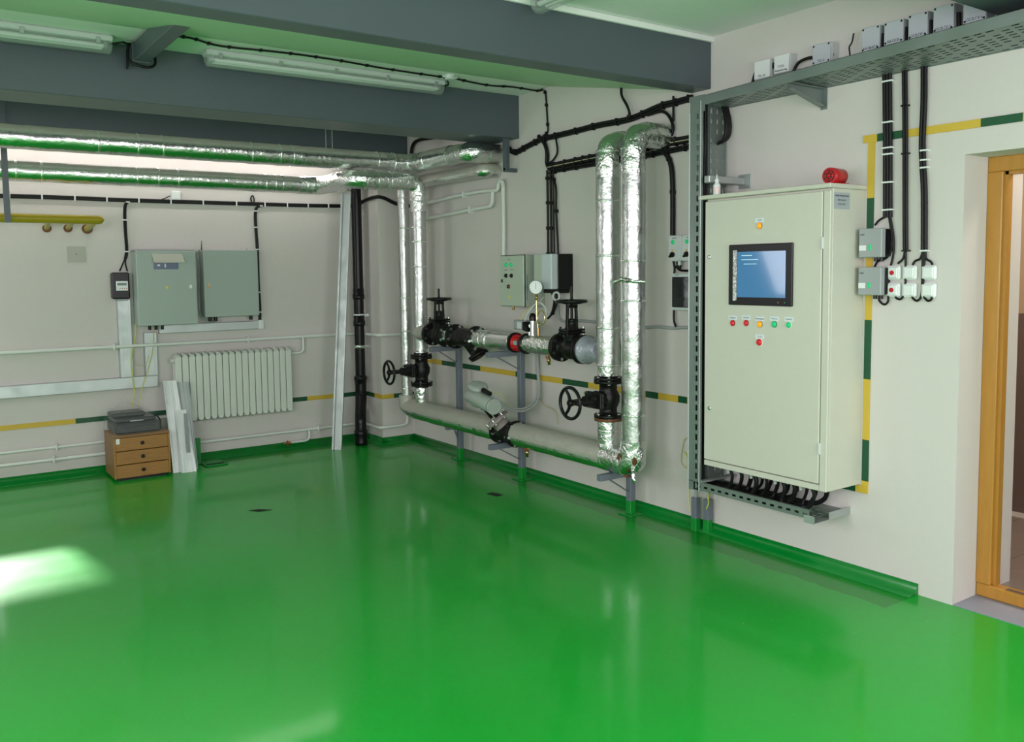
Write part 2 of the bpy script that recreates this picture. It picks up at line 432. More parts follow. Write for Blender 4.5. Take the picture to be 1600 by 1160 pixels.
# skirting coves
def cove(name, pts, hts=.055, out=.075):   # pts: floor polyline along the walls with room on the left-hand normal
    m_ = MB()
    prof = [(0, hts), (.006, hts), (.014, hts*.62), (out*.45, hts*.26), (out, .002), (out, 0), (0, 0)]
    for (p, q, nrm, e0, e1) in pts:
        p = Vector(p); q = Vector(q); nrm = Vector(nrm); d = (q-p).normalized(); n = len(prof)
        vs = []
        for (o, z) in prof: vs.append(p+nrm*o+Vector((0, 0, z))+d*(o*e0))
        for (o, z) in prof: vs.append(q+nrm*o+Vector((0, 0, z))+d*(o*e1))
        m_.add(vs, [tuple(range(n)), tuple(range(2*n-1, n-1, -1))]+[(i, i+n, (i+1) % n+n, (i+1) % n) for i in range(n)], [False, False]+[i < 4 for i in range(n)])
    return struct(name, m_, M_skirt)
cove('baseboard_right', [((0, PY, 0), (0, -5.43, 0), (-1, 0, 0), 1, 0)])
cove('baseboard_back', [((WX, 0, 0), (PX, 0, 0), (0, -1, 0), 1, -1)])
cove('baseboard_pier', [((PX, 0, 0), (PX, PY, 0), (-1, 0, 0), 1, 1), ((PX, PY, 0), (0, PY, 0), (0, -1, 0), -1, -1)])
# doorway: grey threshold, wooden frame, corridor
struct('trim_7', MB().box(.002, .22, DY1, DY0, -.02, .004), M_threshold)
fx0, fx1 = .205, .27
mb = MB().box(fx0, fx1, DY0-.07, DY0, .07, DZ-.07, .004).box(fx0, fx1, DY1, DY1+.07, .07, DZ-.07, .004).box(fx0, fx1, DY1, DY0, DZ-.07, DZ, .004).box(fx0, fx1, DY1, DY0, .004, .07, .008)
mb.box(fx0+.025, fx1, DY0-.085, DY0-.07, .07, DZ-.07).box(fx0+.025, fx1, DY1+.07, DY0-.07, DZ-.085, DZ-.07)
struct('door_1', mb, M_door)
struct('trim_8', MB().box(fx0+.004, fx0+.03, DY0-.38, DY0-.14, .0705, .0715), mat('bare_worn_wood', (.10, .06, .05), .7))
struct('wall_corridor', MB().box(1.75, 1.85, -9, -4.5, 0, 2.8).box(.26, 1.85, -9.1, -9, 0, 2.8).box(.42, 1.85, -4.5, -4.4, 0, 2.8), M_tanw)
struct('trim_9', MB().box(.27, .42, -5.66, -4.5, .0, 2.8), M_wall)
struct('trim_10', MB().box(1.735, 1.75, -9, -4.5, .04, 1.30), mat('brown_wainscot', (.13, .085, .07), .5))
struct('ceiling_corridor', MB().box(.26, 1.85, -9.1, -4.5, 2.8, 2.9), M_ceil)
fc = struct('floor_corridor', MB().box(.26, 1.85, -9.1, -4.5, -.1, .040), M_grout)
tb = MB().box(0, .328, 0, .328, 0, .008, .002); t0 = mk('floor_tile', tb, M_tile, fc)
t0.location = (.272, -4.84, .038)
for i in range(4):
    for j in range(6):
        if i == 0 and j == 0: continue
        c = t0.copy(); COL.objects.link(c); c.parent = fc; c.location = (.272+i*.332, -4.84-j*.332, .038)
area('corridor_fill', (1.05, -6.0, 2.75), (0, 0, 0), .5, 1.2, 42, (1, .9, .75))  # unseen lamp, added to brighten the corridor behind the doorway

# ================================================================== WALL STRIPES (earthing strip painted green / yellow)
def strip_run(name, label, segs, w=.0105, t=.004, top_first=None):
    """segs: list of (p, q, colour) centre-lines; w half-width; one thing per wall run, every painted length a part"""
    o = thing(name, label, 'earthing strip', segs[0][0])
    for p, q, c, nrm, up in segs:
        p = Vector(p); q = Vector(q); n = Vector(nrm); u = Vector(up)*w
        m_ = MB().poly([p-u, q-u, q+u, p+u], n*t)
        mk('yellow_band' if c == 'y' else 'green_band', m_, M_sy if c == 'y' else M_sg, o)
    return o
def hz(Z, xs, wall, off=0.0005, w=.02):
    out = []
    for a, b, c in xs:
        if wall == 'R': out.append(((-off, a, Z), (-off, b, Z), c, (-1, 0, 0), (0, 0, 1)))
        else: out.append(((a, -off, Z), (b, -off, Z), c, (0, -1, 0), (0, 0, 1)))
    return out
zR = .783
ys = [PR(x, 620+.2008*(x-674)+4.5).y for x in (669, 692, 752, 807, 842, 880, 920, 985, 1029, 1060, 1074, 1090)]
segs = [(ys[i], ys[i+1], 'ygygygyg'[i % 8] if i < 12 else 'y') for i in range(11)]
segs = [(PY, ys[0], 'y')]+[(a, b, 'yg'[i % 2]) for i, (a, b, _) in enumerate(segs)]
strip_run('earthing_strip', 'green and yellow strip along the right wall behind the silver pipes', hz(zR, segs[1:], 'R'), w=.021)
xb = lambda px, py: PB(px, py).x
zB = PB(480, 623).z
bs = [(WX, xb(118, 659), 'y'), (xb(118, 659), xb(262, 643), 'g'), (xb(262, 643), xb(420, 630), 'y'), (xb(420, 630), xb(480, 625), 'g'), (xb(480, 625), xb(526, 620), 'y'), (xb(526, 620), PX, 'g')]
strip_run('earthing_strip', 'green and yellow strip along the back wall below the radiator level', hz(zB, bs, 'B'), w=.02)
strip_run('earthing_strip', 'short green and yellow strip wrapping the corner pier',
          [((PX-.0005, 0, zB), (PX-.0005, -.21, zB), 'g', (-1, 0, 0), (0, 0, 1)), ((PX-.0005, -.21, zB), (PX-.0005, PY, zB), 'y', (-1, 0, 0), (0, 0, 1)),
           ((PX-.004, PY-.0005, zB), (PX+.12, PY-.0005, zB), 'y', (0, -1, 0), (0, 0, 1)), ((PX+.12, PY-.0005, zB), (0, PY-.0005, zB), 'g', (0, -1, 0), (0, 0, 1))], w=.02)
yv = PR(1357, 500).y
zs = [PR(1357, y).z for y in (212, 310, 357, 402, 500, 593, 688, 753, 772)]
fr = []
for i, c in enumerate('ygygygy'):
    a = [0, 1, 3, 4, 5, 6, 7][i]; b = [1, 2, 4, 5, 6, 7, 8][i]
    if i == 1: b = 3
    if i == 2: a = 3
    fr.append(((-.0005, yv, zs[a]), (-.0005, yv, zs[b]), c, (-1, 0, 0), (0, 1, 0)))
zt = PR(1356, 217).z
for p0, p1, c in ((1350, 1372, 'y'), (1372, 1420, 'g'), (1420, 1534, 'y'), (1534, 1600, 'g'), (1600, 1700, 'y')):
    a = PR(p0, 217-.168*(p0-1356)).y; b = PR(p1, 217-.168*(p1-1356)).y
    fr.append(((-.0045, a, zt-.002), (-.0045, b, zt-.002), c, (-1, 0, 0), (0, 0, 1)))
zb = PR(1350, 765).z
fr.append(((-.0045, yv-.018, zb), (-.0045, PR(1338, 760).y, zb), 'y', (-1, 0, 0), (0, 0, 1)))
fr.append(((-.0045, PR(1338, 760).y, zb), (-.0045, -4.7, zb), 'g', (-1, 0, 0), (0, 0, 1)))
strip_run('earthing_strip', 'green and yellow strip running round the beige cabinet and over the doorway', fr, w=.0185)

# ================================================================== SILVER PIPES
PXX = -.29                                            # pipe rack stands 29 cm off the right wall
def foil_pipe(label, runs, bands, name='insulated_pipe', group=None):
    """runs: (path, radius, material, jitter); bands: (point, direction, radius)"""
    p0 = Vector(runs[0][0][0]); o = thing(name, label, 'pipe', p0, group)
    for path, r, m, j, nm in runs:
        pts = resample(path, .03)
        mk(nm, MB().tube(pts, r, 28, jit=j, jf=14), m, o)
    for p, d, r in bands:
        p = Vector(p); d = Vector(d).normalized()
        mk('foil_band', MB().tube([p-d*.006, p-d*.004, p+d*.004, p+d*.006], [r, r+.0025, r+.0025, r], 28, jit=.001), M_band, o)
    return o
# upper overhead pipe (U1) : along the back, elbow, along the wall, into the wall
U1Y, U1Z, U1R = -.95, 2.533, .0815
def xat(px, py, Y): return PB(px, py, -Y).x
E1 = fillet([(PXX-.28, U1Y, U1Z), (PXX, U1Y, U1Z), (PXX, U1Y-.25, U1Z)], .17, 10)
E2 = fillet([(PXX, -1.62, U1Z), (PXX, -1.86, U1Z), (-.12, -1.86, U1Z)], .14, 10)
bU1 = [((xat(p, 220, U1Y), U1Y, U1Z), (1, 0, 0), U1R+.001) for p in (152, 213, 252, 390, 434, 454, 586, 612)]
foil_pipe('upper long silver foil-wrapped pipe running under the dark beams', [
    ([(WX+.001, U1Y, U1Z), (PXX-.28, U1Y, U1Z)], U1R, M_dustu, .003, 'straight_run'), (E1, U1R, M_foilc, .008, 'elbow'),
    ([(PXX, U1Y-.25, U1Z), (PXX, -1.62, U1Z)], U1R, M_dustu, .004, 'straight_run'), (E2, U1R-.003, M_foilc, .012, 'elbow'),
    ([(-.12, -1.86, U1Z), (.0, -1.86, U1Z)], U1R-.006, M_foil, .004, 'straight_run')],
    bU1+[((PXX, -1.25, U1Z), (0, 1, 0), U1R+.002), ((-.13, -1.86, U1Z), (1, 0, 0), U1R-.004)])
foil_pipe('thinner dull silver pipe tucked below the upper pipe near the wall', [
    ([(-.14, -.60, 2.40), (-.14, -1.72, 2.40)], .055, M_dust, .003, 'straight_run'), (fillet([(-.14, -1.72, 2.40), (-.14, -1.84, 2.40), (0, -1.84, 2.40)], .08, 6), .055, M_dust, .004, 'elbow')], [])
# lower overhead pipe (U2) with its jog, then down as V2
U2Z, U2Y, U2B = 2.368, -.36-.02, -1.04
jx0, jx1 = -.93, -.93
J = fillet([(-1.10, U2Y, U2Z), (-.90, U2Y, U2Z), (-.90, U2B, U2Z), (-.62, U2B, U2Z)], .16, 9)
V2E = fillet([(-.50, U2B, U2Z), (PXX, U2B, U2Z), (PXX, U2B, U2Z-.25)], .10, 9)
bU2 = [((xat(p, 270, U2Y), U2Y, U2Z), (1, 0, 0), .0765) for p in (24, 64, 212, 245, 276, 412, 427, 438, 476)]
bU2 += [((xat(p, 280, U2B), U2B, U2Z), (1, 0, 0), .0785) for p in (569, 587, 607)]
bV2 = [((PXX, U2B, PB(655, y, -U2B).z), (0, 0, 1), .0625) for y in (310, 356, 378, 417, 620)]
foil_pipe('lower overhead silver pipe that jogs forward and drops down the corner', [
    ([(WX+.001, U2Y, U2Z), (-1.10, U2Y, U2Z)], .0745, M_dustu, .003, 'straight_run'), (J, .0765, M_foilc, .008, 'elbow'),
    ([(-.62, U2B, U2Z), (-.50, U2B, U2Z)], .077, M_foilc, .006, 'straight_run'), (V2E, .072, M_foilc, .006, 'elbow'),
    ([(PXX, U2B, U2Z-.25), (PXX, U2B, .93)], .061, M_foil, .003, 'riser'),
    ([(PXX, U2B, .93), (PXX, U2B, .898)], .052, M_foilc, .004, 'collar')],
    bU2+bV2[:4])
foil_pipe('slim silver riser standing leftmost in the corner behind the thicker riser', [
    ([(PXX, -.765, 2.45), (PXX, -.765, .50)], .049, M_foil, .003, 'riser')],
    [((PXX, -.765, PB(628, y, .765).z), (0, 0, 1), .050) for y in (308, 357, 466, 518, 608)])
foil_pipe('short silver stub between the corner valve and the low pipe', [
    ([(PXX, U2B, .62), (PXX, U2B, .44)], .058, M_foilc, .006, 'riser')], [((PXX, U2B, .56), (0, 0, 1), .060)])
# middle pipe pieces
MZ, MR = 1.075, .074
foil_pipe('stubby dull foil tee leaving the corner riser at mid height', [
    ([(PXX, -1.04, MZ), (PXX, -1.232, MZ)], MR, M_dust, .003, 'straight_run')], [])
foil_pipe('short crumpled foil spool between the left upright valve and the strainer', [
    ([(PXX, -1.488, MZ), (PXX, -1.60, MZ)], .068, M_foilc, .005, 'straight_run')], [])
foil_pipe('mid-height silver pipe between the black strainer and the red flow section', [
    ([(PXX, -1.945, MZ), (PXX, -2.14, MZ)], .072, M_foilc, .008, 'straight_run'), ([(PXX, -2.14, MZ), (PXX, -2.45, MZ)], .068, M_foil, .003, 'straight_run')],
    [((PXX, y, MZ), (0, 1, 0), .071) for y in (-2.05, -2.14)])
foil_pipe('mid-height crumpled silver pipe between the red flow section and the right upright valve', [
    ([(PXX, -2.61, MZ), (PXX, -2.985, MZ)], .066, M_foilc, .006, 'straight_run')], [])
# low pipe pieces
LZ, LR = .392, .0865
foil_pipe('dusty low silver pipe from the corner to the motorised valve', [
    (fillet([(PXX, -.765, .50), (PXX, -.765, LZ), (PXX, -.90, LZ)], .10, 8), .074, M_dust, .004, 'elbow'),
    ([(PXX, -.88, LZ), (PXX, -1.7, LZ), (PXX, -2.235, LZ)], LR, M_dust, .004, 'straight_run')],
    [])
foil_pipe('dusty low silver pipe from the motorised valve to the torn silver elbow', [
    ([(PXX, -2.475, LZ), (PXX, -3.50, LZ)], LR, M_dust, .004, 'straight_run'),
    ([(PXX, -3.48, LZ), (PXX, -3.66, LZ)], LR+.001, M_foilc, .010, 'tee')], [])
# tall risers V3, V4
V3Y, V4Y = -3.487, -3.722
foil_pipe('left of the two tall thick silver risers, with a black valve low down', [
    (fillet([(.0, V3Y, 2.40), (PXX, V3Y, 2.40), (PXX, V3Y, 2.16)], .11, 10), .0745, M_foilc, .010, 'elbow'),
    ([(PXX, V3Y, 2.18), (PXX, V3Y, .985)], .0755, M_foil, .004, 'riser'), ([(PXX, V3Y, .985), (PXX, V3Y, .925)], .068, M_foilc, .004, 'collar')],
    [((PXX, V3Y, PB(949, y, -V3Y).z), (0, 0, 1), .0765) for y in (237, 314, 400, 512, 570)])
foil_pipe('short silver stub below the wheel valve of the left tall riser', [
    ([(PXX, V3Y, .645), (PXX, V3Y, .43)], .067, M_foilc, .005, 'riser')], [((PXX, V3Y, .57), (0, 0, 1), .069)])
o = foil_pipe('right of the two tall thick silver risers, with a torn foil elbow at its foot', [
    (fillet([(.0, V4Y, 2.425), (PXX, V4Y, 2.425), (PXX, V4Y, 2.18)], .11, 10), .076, M_foilc, .010, 'elbow'),
    ([(PXX, V4Y, 2.20), (PXX, V4Y, .52)], .0745, M_foil, .004, 'riser'),
    (fillet([(PXX, V4Y, .54), (PXX, V4Y, LZ), (PXX, V4Y+.10, LZ)], .09, 10), .082, M_foilc, .014, 'elbow')],
    [((PXX, V4Y, PB(990, y, -V4Y).z), (0, 0, 1), .0755) for y in (232, 408, 470, 648)])
mw_ = mat('mineral_wool', (.13, .055, .02), .95, bump=.6, bscale=120)
for (dy, dz, ry, rz) in ((.052, .035, .010, .030), (-.066, .030, .007, .026), (-.012, -.068, .024, .009)):
    c = Vector((PXX-.064 if abs(dy) < .06 else PXX-.05, V4Y+dy, LZ+dz))
    mk('torn_patch', MB().ball(c, 1, 12, (.024, ry, rz)), mw_, o)
mk('foil_tail', MB().tube(cat([(PXX-.05, V4Y-.055, LZ-.03), (PXX-.07, V4Y-.078, LZ-.07), (PXX-.06, V4Y-.075, LZ-.10)], 5), [.016]*5+[.012]*5+[.008], 8, jit=.012, jf=60), M_foilc, o)
# thermometer tab tied on the risers
tag(mk('foil_strip', MB().tube(resample(cat([PR(960, 441, .39), PR(972, 437, .385), PR(990, 440, .385), PR(1007, 440, .33)], 5), .01), .011, 8, jit=.012, jf=70), M_foilc),
    'crumpled foil strip wrapped across the two tall risers', 'foil strip')

# ================================================================== VALVES
def valve_frame(c, ax, st):
    x = Vector(ax).normalized(); z = Vector(st).normalized(); y = z.cross(x)
    return Matrix(((x.x, y.x, z.x, c[0]), (x.y, y.y, z.y, c[1]), (x.z, y.z, z.z, c[2]), (0, 0, 0, 1)))
def bolt_set(parent, T, x, Rb, n, ph=.4, s=.0125):
    for i in range(n):
        a = ph+2*math.pi*i/n; p = Vector((x, Rb*math.cos(a), Rb*math.sin(a)))
        mk('bolt', MB().cyl(p-Vector((.024, 0, 0)), p+Vector((.024, 0, 0)), s, n=6).xf(T), M_bolt, parent)
def gate_valve(label, c, ax, st, H=.315, tip=.07, L=.24, FR=.098, rusty=False, wheelR=.098):
    T = valve_frame(c, ax, st); o = thing('gate_valve', label, 'valve', c)
    h = L/2
    b = MB()
    b.lathe((-h, 0, 0), (1, 0, 0), [(0, .05), (0, FR), (.020, FR), (.022, .058), (.06, .056), (L*.5-.02, .074), (L*.5+.02, .074), (L-.06, .056), (L-.022, .058), (L-.020, FR), (L, FR), (L, .05)], 28)
    b.lathe((0, 0, .0), (0, 0, 1), [(0, .052), (.09, .055), (.10, .06)], 20)
    b.box(-.052, .052, -.080, .080, .10, .116, .006)
    mk('body', b.xf(T), M_iron, o)
    for sx in (-1, 1):
        g = MB().lathe((sx*(h+.002), 0, 0), (sx, 0, 0), [(0, .05), (0, FR-.002), (.019, FR-.002), (.021, .066), (.03, .062)], 28)
        mk('counter_flange', g.xf(T), M_rust if (rusty and sx < 0) else M_iron, o)
        bolt_set(o, T, sx*h, FR-.017, 6)
    bn = MB().box(-.052, .052, -.080, .080, .119, .134, .006).lathe((0, 0, .13), (0, 0, 1), [(0, .05), (.03, .036), (.05, .030), (.055, .034), (.07, .034), (.07, .01)], 18)
    mk('bonnet', bn.xf(T), M_iron, o)
    for sx, sy in ((-.040, -.066), (.040, -.066), (-.040, .066), (.040, .066)):
        mk('bolt', MB().cyl((sx, sy, .09), (sx, sy, .148), .007, n=6).xf(T), M_bolt if sy > 0 else M_iron, o)
    yk = MB()
    for sy in (-1, 1):
        yk.bar((0, sy*.042, .13), (0, sy*.036, H-.04), .026, .013, .003, up=(0, 1, 0))
    yk.box(-.016, .016, -.043, .043, H-.045, H-.02, .005)
    mk('yoke', yk.xf(T), M_iron, o)
    mk('stem', MB().cyl((0, 0, .14), (0, 0, H+tip), .0095, n=12).xf(T), M_iron, o)
    w = mk('handwheel', MB().torus((0, 0, H), (0, 0, 1), wheelR, .011, 36, 10).xf(T), M_black, o)
    sp = MB()
    for i in range(3):
        a = 2*math.pi*i/3+.5
        sp.tube([(.018*math.cos(a), .018*math.sin(a), H-.006), (.055*math.cos(a), .055*math.sin(a), H-.010), (wheelR*math.cos(a), wheelR*math.sin(a), H)], [.012, .010, .009], 8)
    mk('spokes', sp.xf(T), M_black, w)
    mk('hub', MB().lathe((0, 0, H-.018), (0, 0, 1), [(0, .012), (0, .022), (.03, .020), (.034, .012)], 16).xf(T), M_iron, w)
    return o
gate_valve('black gate valve standing upright on the mid-height pipe beside the corner riser', (PXX, -1.36, MZ), (0, -1, 0), (0, 0, 1), H=.300, tip=.085)
gate_valve('black gate valve standing upright on the mid-height pipe beside the tall risers', (PXX, -3.12, MZ), (0, -1, 0), (0, 0, 1), H=.318, tip=.10)
gate_valve('black wheel valve on the corner riser with its handwheel facing the room', (PXX, U2B, .75), (0, 0, 1), (-1, 0, 0), H=.315, tip=.02, FR=.095)
gate_valve('black wheel valve with rusty lower flange on the left tall riser', (PXX, V3Y, .775), (0, 0, 1), (-1, 0, 0), H=.315, tip=.02, FR=.092, rusty=True)
# flange wrapped in grey film between right valve and riser
o = thing('wrapped_flange', 'grey film-wrapped flange between the right upright valve and the tall riser', 'flange', (PXX, -3.3, MZ))
mk('flange_disc', MB().lathe((PXX, -3.262, MZ), (0, -1, 0), [(0, .05), (0, .094), (.025, .096), (.03, .082), (.09, .078), (.16, .072)], 28), mat('grey_film_wrap', (.36, .37, .44), .28, .3, bump=.6, bscale=30), o)
bolt_set(o, valve_frame((PXX, -3.28, MZ), (0, -1, 0), (0, 0, 1)), 0, .078, 6, ph=.9, s=.009)
# strainer
o = thing('strainer', 'black cast iron strainer with a bolted cover slanting down on the mid-height pipe', 'strainer', (PXX, -1.77, MZ))
T = valve_frame((PXX, -1.775, MZ), (0, -1, 0), (0, 0, 1))
mk('body', MB().lathe((-.165, 0, 0), (1, 0, 0), [(0, .05), (0, .10), (.022, .10), (.024, .07), (.10, .076), (.22, .072), (.306, .066), (.308, .098), (.33, .098), (.33, .05)], 28).xf(T), M_iron, o)
dleg = Vector((.30, .42, -.80)).normalized()
lb = MB().lathe(Vector((0.02, 0, 0)), dleg, [(0, .062), (.10, .060), (.14, .058), (.142, .085), (.165, .085), (.165, .02)], 20)
mk('screen_leg', lb.xf(T), M_iron, o)
cv = MB().lathe(Vector((.02, 0, 0))+dleg*.168, dleg, [(0, .02), (0, .084), (.018, .082), (.026, .05), (.030, .01)], 8)
mk('cover', cv.xf(T), M_iron, o)
bolt_set(o, T, -.155, .083, 6, ph=.2); bolt_set(o, T, .155, .083, 6, ph=.2)
# red section
o = thing('flow_section', 'red flanged flow meter section between two black flanges on the mid-height pipe', 'flow meter', (PXX, -2.53, MZ))
mk('flow_body', MB().lathe((PXX, -2.475, MZ), (0, -1, 0), [(0, .05), (0, .062), (.016, .064), (.02, .050), (.09, .050), (.094, .064), (.112, .062), (.112, .04)], 24), M_red, o)
for y in (-2.452, -2.592): mk('flange', MB().lathe((PXX, y, MZ), (0, -1, 0), [(0, .05), (0, .075), (.018, .075), (.018, .05)], 24), M_iron, o)
mk('collar', MB().lathe((PXX, -2.437, MZ), (0, -1, 0), [(0, .05), (0, .072), (.012, .074), (.012, .05)], 24), M_foilc, o)
for i in range(4):
    a = .5+i*math.pi/2; p = Vector((PXX+.058*math.cos(a), -2.47, MZ+.058*math.sin(a)))
    mk('tie_rod', MB().cyl(p, p+Vector((0, -.13, 0)), .006, n=8), M_red, o)
mk('nameplate', MB().box(PXX-.053, PXX-.049, -2.55, -2.51, MZ-.012, MZ+.018), mat('teal_plate', (.25, .42, .38), .4), o)
mk('nameplate', MB().box(PXX-.012, PXX+.014, -2.555, -2.515, MZ+.049, MZ+.053), MATS['teal_plate'], o)
# drain cocks
def cock(label, p, d=(-1, 0, -.3), red=True):
    p = Vector(p); d = Vector(d).normalized()
    o = thing('drain_cock', label, 'valve', p)
    mk('cock_body', MB().lathe(p, d, [(-.03, .009), (0, .012), (.002, .016), (.018, .016), (.02, .011), (.042, .011), (.042, .004)], 10), M_brass, o)
    h = MB().cyl(p+d*.01, p+d*.01+Vector((0, .02, .018)), .004, n=8).ball(p+d*.01+Vector((0, .025, .02)), .009, 8)
    mk('cock_handle', h, M_red, o)
cock('small brass drain cock under the mid-height silver pipe', (PXX, -2.86, MZ-.092), (0, -.2, -1))
cock('small brass drain cock under the low pipe left of the second post foot', (PXX-.02, -2.62, LZ-.10), (-.2, -.3, -1))

# ---- motorised valve
MVY = -2.355
o = thing('motorised_valve', 'motorised control valve with pinkish-grey yoke and grey electric actuator on the low pipe', 'valve', (PXX, MVY, LZ))
T = valve_frame((PXX, MVY, LZ), (0, -1, 0), (0, 0, 1))
mk('body', MB().lathe((-.115, 0, 0), (1, 0, 0), [(0, .05), (0, .100), (.020, .100), (.022, .07), (.08, .080), (.15, .080), (.208, .07), (.21, .100), (.23, .100), (.23, .05)], 28).xf(T), M_iron, o)
bolt_set(o, T, -.10, .084, 6, ph=.2); bolt_set(o, T, .10, .084, 6, ph=.2)
A0 = Vector((PXX, MVY, LZ)); A1 = PR(737, 612, .50)                # actuator axis from the body up to its head
ax = (A1-A0).normalized(); side = Vector((0, 1, 0)); side = (side-ax*side.dot(ax)).normalized(); th = ax.cross(side)
def AP(a, s_=0, t_=0): return A0+ax*a+side*s_+th*t_
mk('bonnet', MB().lathe(AP(.06), ax, [(0, .06), (.05, .062), (.052, .098), (.070, .098), (.072, .085), (.082, .085), (.084, .05), (.10, .045)], 24), M_pink, o)
for i in range(6):
    a = i*math.pi/3+.3; p = AP(.125, .084*math.cos(a), .084*math.sin(a)); mk('bolt', MB().cyl(p-ax*.02, p+ax*.025, .008, n=6), M_bolt, o)
yk = MB()
for s_ in (-1, 1): yk.bar(AP(.14, s_*.046), AP(.27, s_*.034), .034, .012, .003, up=side)
yk.bar(AP(.262, -.046), AP(.262, .046), .05, .016, .003, up=ax)
mk('yoke', yk, M_iron, o)
mk('stem', MB().cyl(AP(.14), AP(.30), .010, n=12), M_bolt, o)
AL = (A1-A0).length
mk('actuator_housing', MB().lathe(AP(.275), ax, [(0, .02), (0, .035), (.015, .052), (.03, .055), (AL-.275-.03, .055), (AL-.275-.01, .04), (AL-.275, .02)], 24), M_act, o)
D0 = PR(722, 620, .50); 
mk('gear_cap', MB().lathe(AP(AL-.10, .02, 0), (D0-AP(AL-.10)).normalized(), [(0, .048), (.03, .050), (.055, .046), (.075, .034), (.085, .012)], 20), M_act, o)
mA = PR(735, 618, .52); mB = PR(770, 635, .53)
mk('motor', MB().lathe(mA, (mB-mA).normalized(), [(0, .02), (0, .052), (.01, .055), ((mB-mA).length-.01, .055), ((mB-mA).length, .052), ((mB-mA).length+.002, .058), ((mB-mA).length+.022, .058), ((mB-mA).length+.022, .01)], 24), M_act, o)
tA = PR(746, 604, .50)
mk('terminal_box', MB().lathe(tA-Vector((0, 0, .035)), (-.12, -.35, 1), [(0, .03), (.005, .055), (.022, .072), (.034, .076), (.038, .078), (.050, .070), (.058, .05), (.062, .01)], 24), M_act, o)
gl = PR(755, 610, .52)
mk('cable_gland', MB().cyl(gl, PR(766, 616, .52), .020, .016, 12), M_black, o)
# grey hoses from the actuator up to the control box
hp = [PR(764, 614, .50), PR(781, 628, .42), PR(800, 638, .30), PR(820, 638, .18), PR(836, 626, .09), PR(841, 606, .05), PR(839, 570, .03), PR(838, 520, .02), PR(838, 500, .02)]
for k_, dx in enumerate((0, 4)):
    pts = [p+Vector((0, -.006*dx*.6, -.004*dx)) for p in hp]
    tag(mk('conduit_hose', MB().tube(cat(pts, 8), .008, 10), M_hose), ('grey hose looping from the actuator to the control box, upper of the pair', 'grey hose looping from the actuator to the control box, lower of the pair')[k_], 'hose', 'actuator hoses')
yw = [PR(766, 612, .47), PR(781, 616, .45), PR(787, 622, .40), PR(795, 634, .32), PR(822, 640, .16), PR(840, 616, .05), PR(840, 560, .02), PR(839, 505, .02)]
tag(mk('earth_wire', MB().tube(cat(yw, 8), .0025, 6), M_yg), 'thin yellow-green wire following the actuator hoses', 'wire')
yw = [PR(841, 622, .015), PR(852, 634, .01), PR(864, 640, .01), PR(870, 650, .01), PR(871, 664, .01)]
tag(mk('earth_wire', MB().tube(cat(yw, 8), .0045, 6), mat('beige_wire', (.6, .56, .36), .5)), 'pale yellow wire dropping to the painted strip below the control box', 'wire')
yw = [PR(1080, 684, .01), PR(1070, 686, .01), PR(1066, 700, .012), PR(1064, 722, .01), PR(1072, 732, .01), PR(1082, 736, .01)]
tag(mk('earth_wire', MB().tube(cat(yw, 8), .004, 6), MATS['beige_wire']), 'pale yellow wire looping over the strip beside the vertical tray', 'wire')
yw = [PR(1069, 706, .015), PR(1074, 716, .012), PR(1074, 730, .01)]
tag(mk('earth_wire', MB().tube(cat(yw, 8), .004, 6), M_yg), 'short dark green wire hanging from the strip beside the vertical tray', 'wire')

# ---- support posts
def post(label, X, Y, arms, top):
    o = thing('pipe_stand', label, 'pipe stand', (X, Y, 0))
    mk('column', MB().box(X-.023, X+.023, Y-.023, Y+.023, .09, top, .003), M_post, o)
    mk('painted_foot', MB().box(X-.0235, X+.0235, Y-.0235, Y+.0235, 0, .092, .003), M_greenp, o)
    mk('floor_plate', MB().box(X-.06, X+.06, Y-.06, Y+.06, 0, .008, .002), M_greenp, o)
    for z, x1, low in arms:
        mk('arm', MB().box(x1, X-.02, Y-.02, Y+.02, z-.04, z, .002), M_post, o)
        mk('brace', MB().bar((x1+.08, Y, z-.035), (X-.015, Y, z-.15), .02, .006), M_post, o)
    return o
post('grey steel stand nearest the corner carrying the mid and low pipes', -.12, -1.388, [(MZ-.098, -.40, 0), (LZ-LR, -.26, 0)], MZ-.10)
post('grey steel stand under the red flow section', -.13, -2.306, [(MZ-.075, -.44, 0), (LZ-LR-.002, -.43, 0)], MZ-.08)
post('short grey steel stand under the feet of the tall risers', -.135, -3.53, [(LZ-LR-.006, -.41, 0)], LZ-LR-.006)
# gauge
gc = PR(838, 449, .30); gd = Vector((-.8, -.6, 0)).normalized()
o = thing('pressure_gauge', 'round white pressure gauge on a brass siphon above the mid-height pipe', 'gauge', gc)
mk('gauge_case', MB().lathe(gc, gd, [(-.03, .02), (-.028, .046), (.004, .048), (.010, .050), (.014, .047)], 28), M_mgrey, o)
d = mk('dial', MB().lathe(gc, gd, [(.0135, .001), (.0136, .0462), (.0148, .0462)], 28), mat('dial_white', (.85, .87, .88), .4), o)
gx = Vector((0, 0, 1)).cross(gd).normalized(); gz = Vector((0, 0, 1))
nd = gc+gd*.0155
mk('needle', MB().bar(nd-gz*.012, nd+gz*.03, .0022, .001, up=gd), M_ink, d)
tk = MB()
for i in range(11):
    a = R(-135+27*i); u = gz*math.cos(a)+gx*math.sin(a)
    tk.bar(nd+u*.034, nd+u*.041, .0018, .0008, up=gd)
mk('scale_marks', tk, M_ink, d)
mk('brass_fitting', MB().lathe(gc-gz*.045, (0, 0, -1), [(0, .008), (.004, .010), (.02, .010), (.022, .013), (.035, .013), (.037, .007), (.05, .007)], 8), M_brass, o)
loop = [gc-gz*.09]+[gc+Vector((0, 0, -.25))]
cc = PR(854, 491, .29); pts = [gc-gz*.09, gc-gz*.15, gc-gz*.20]
u1 = Vector((0, -1, 0))
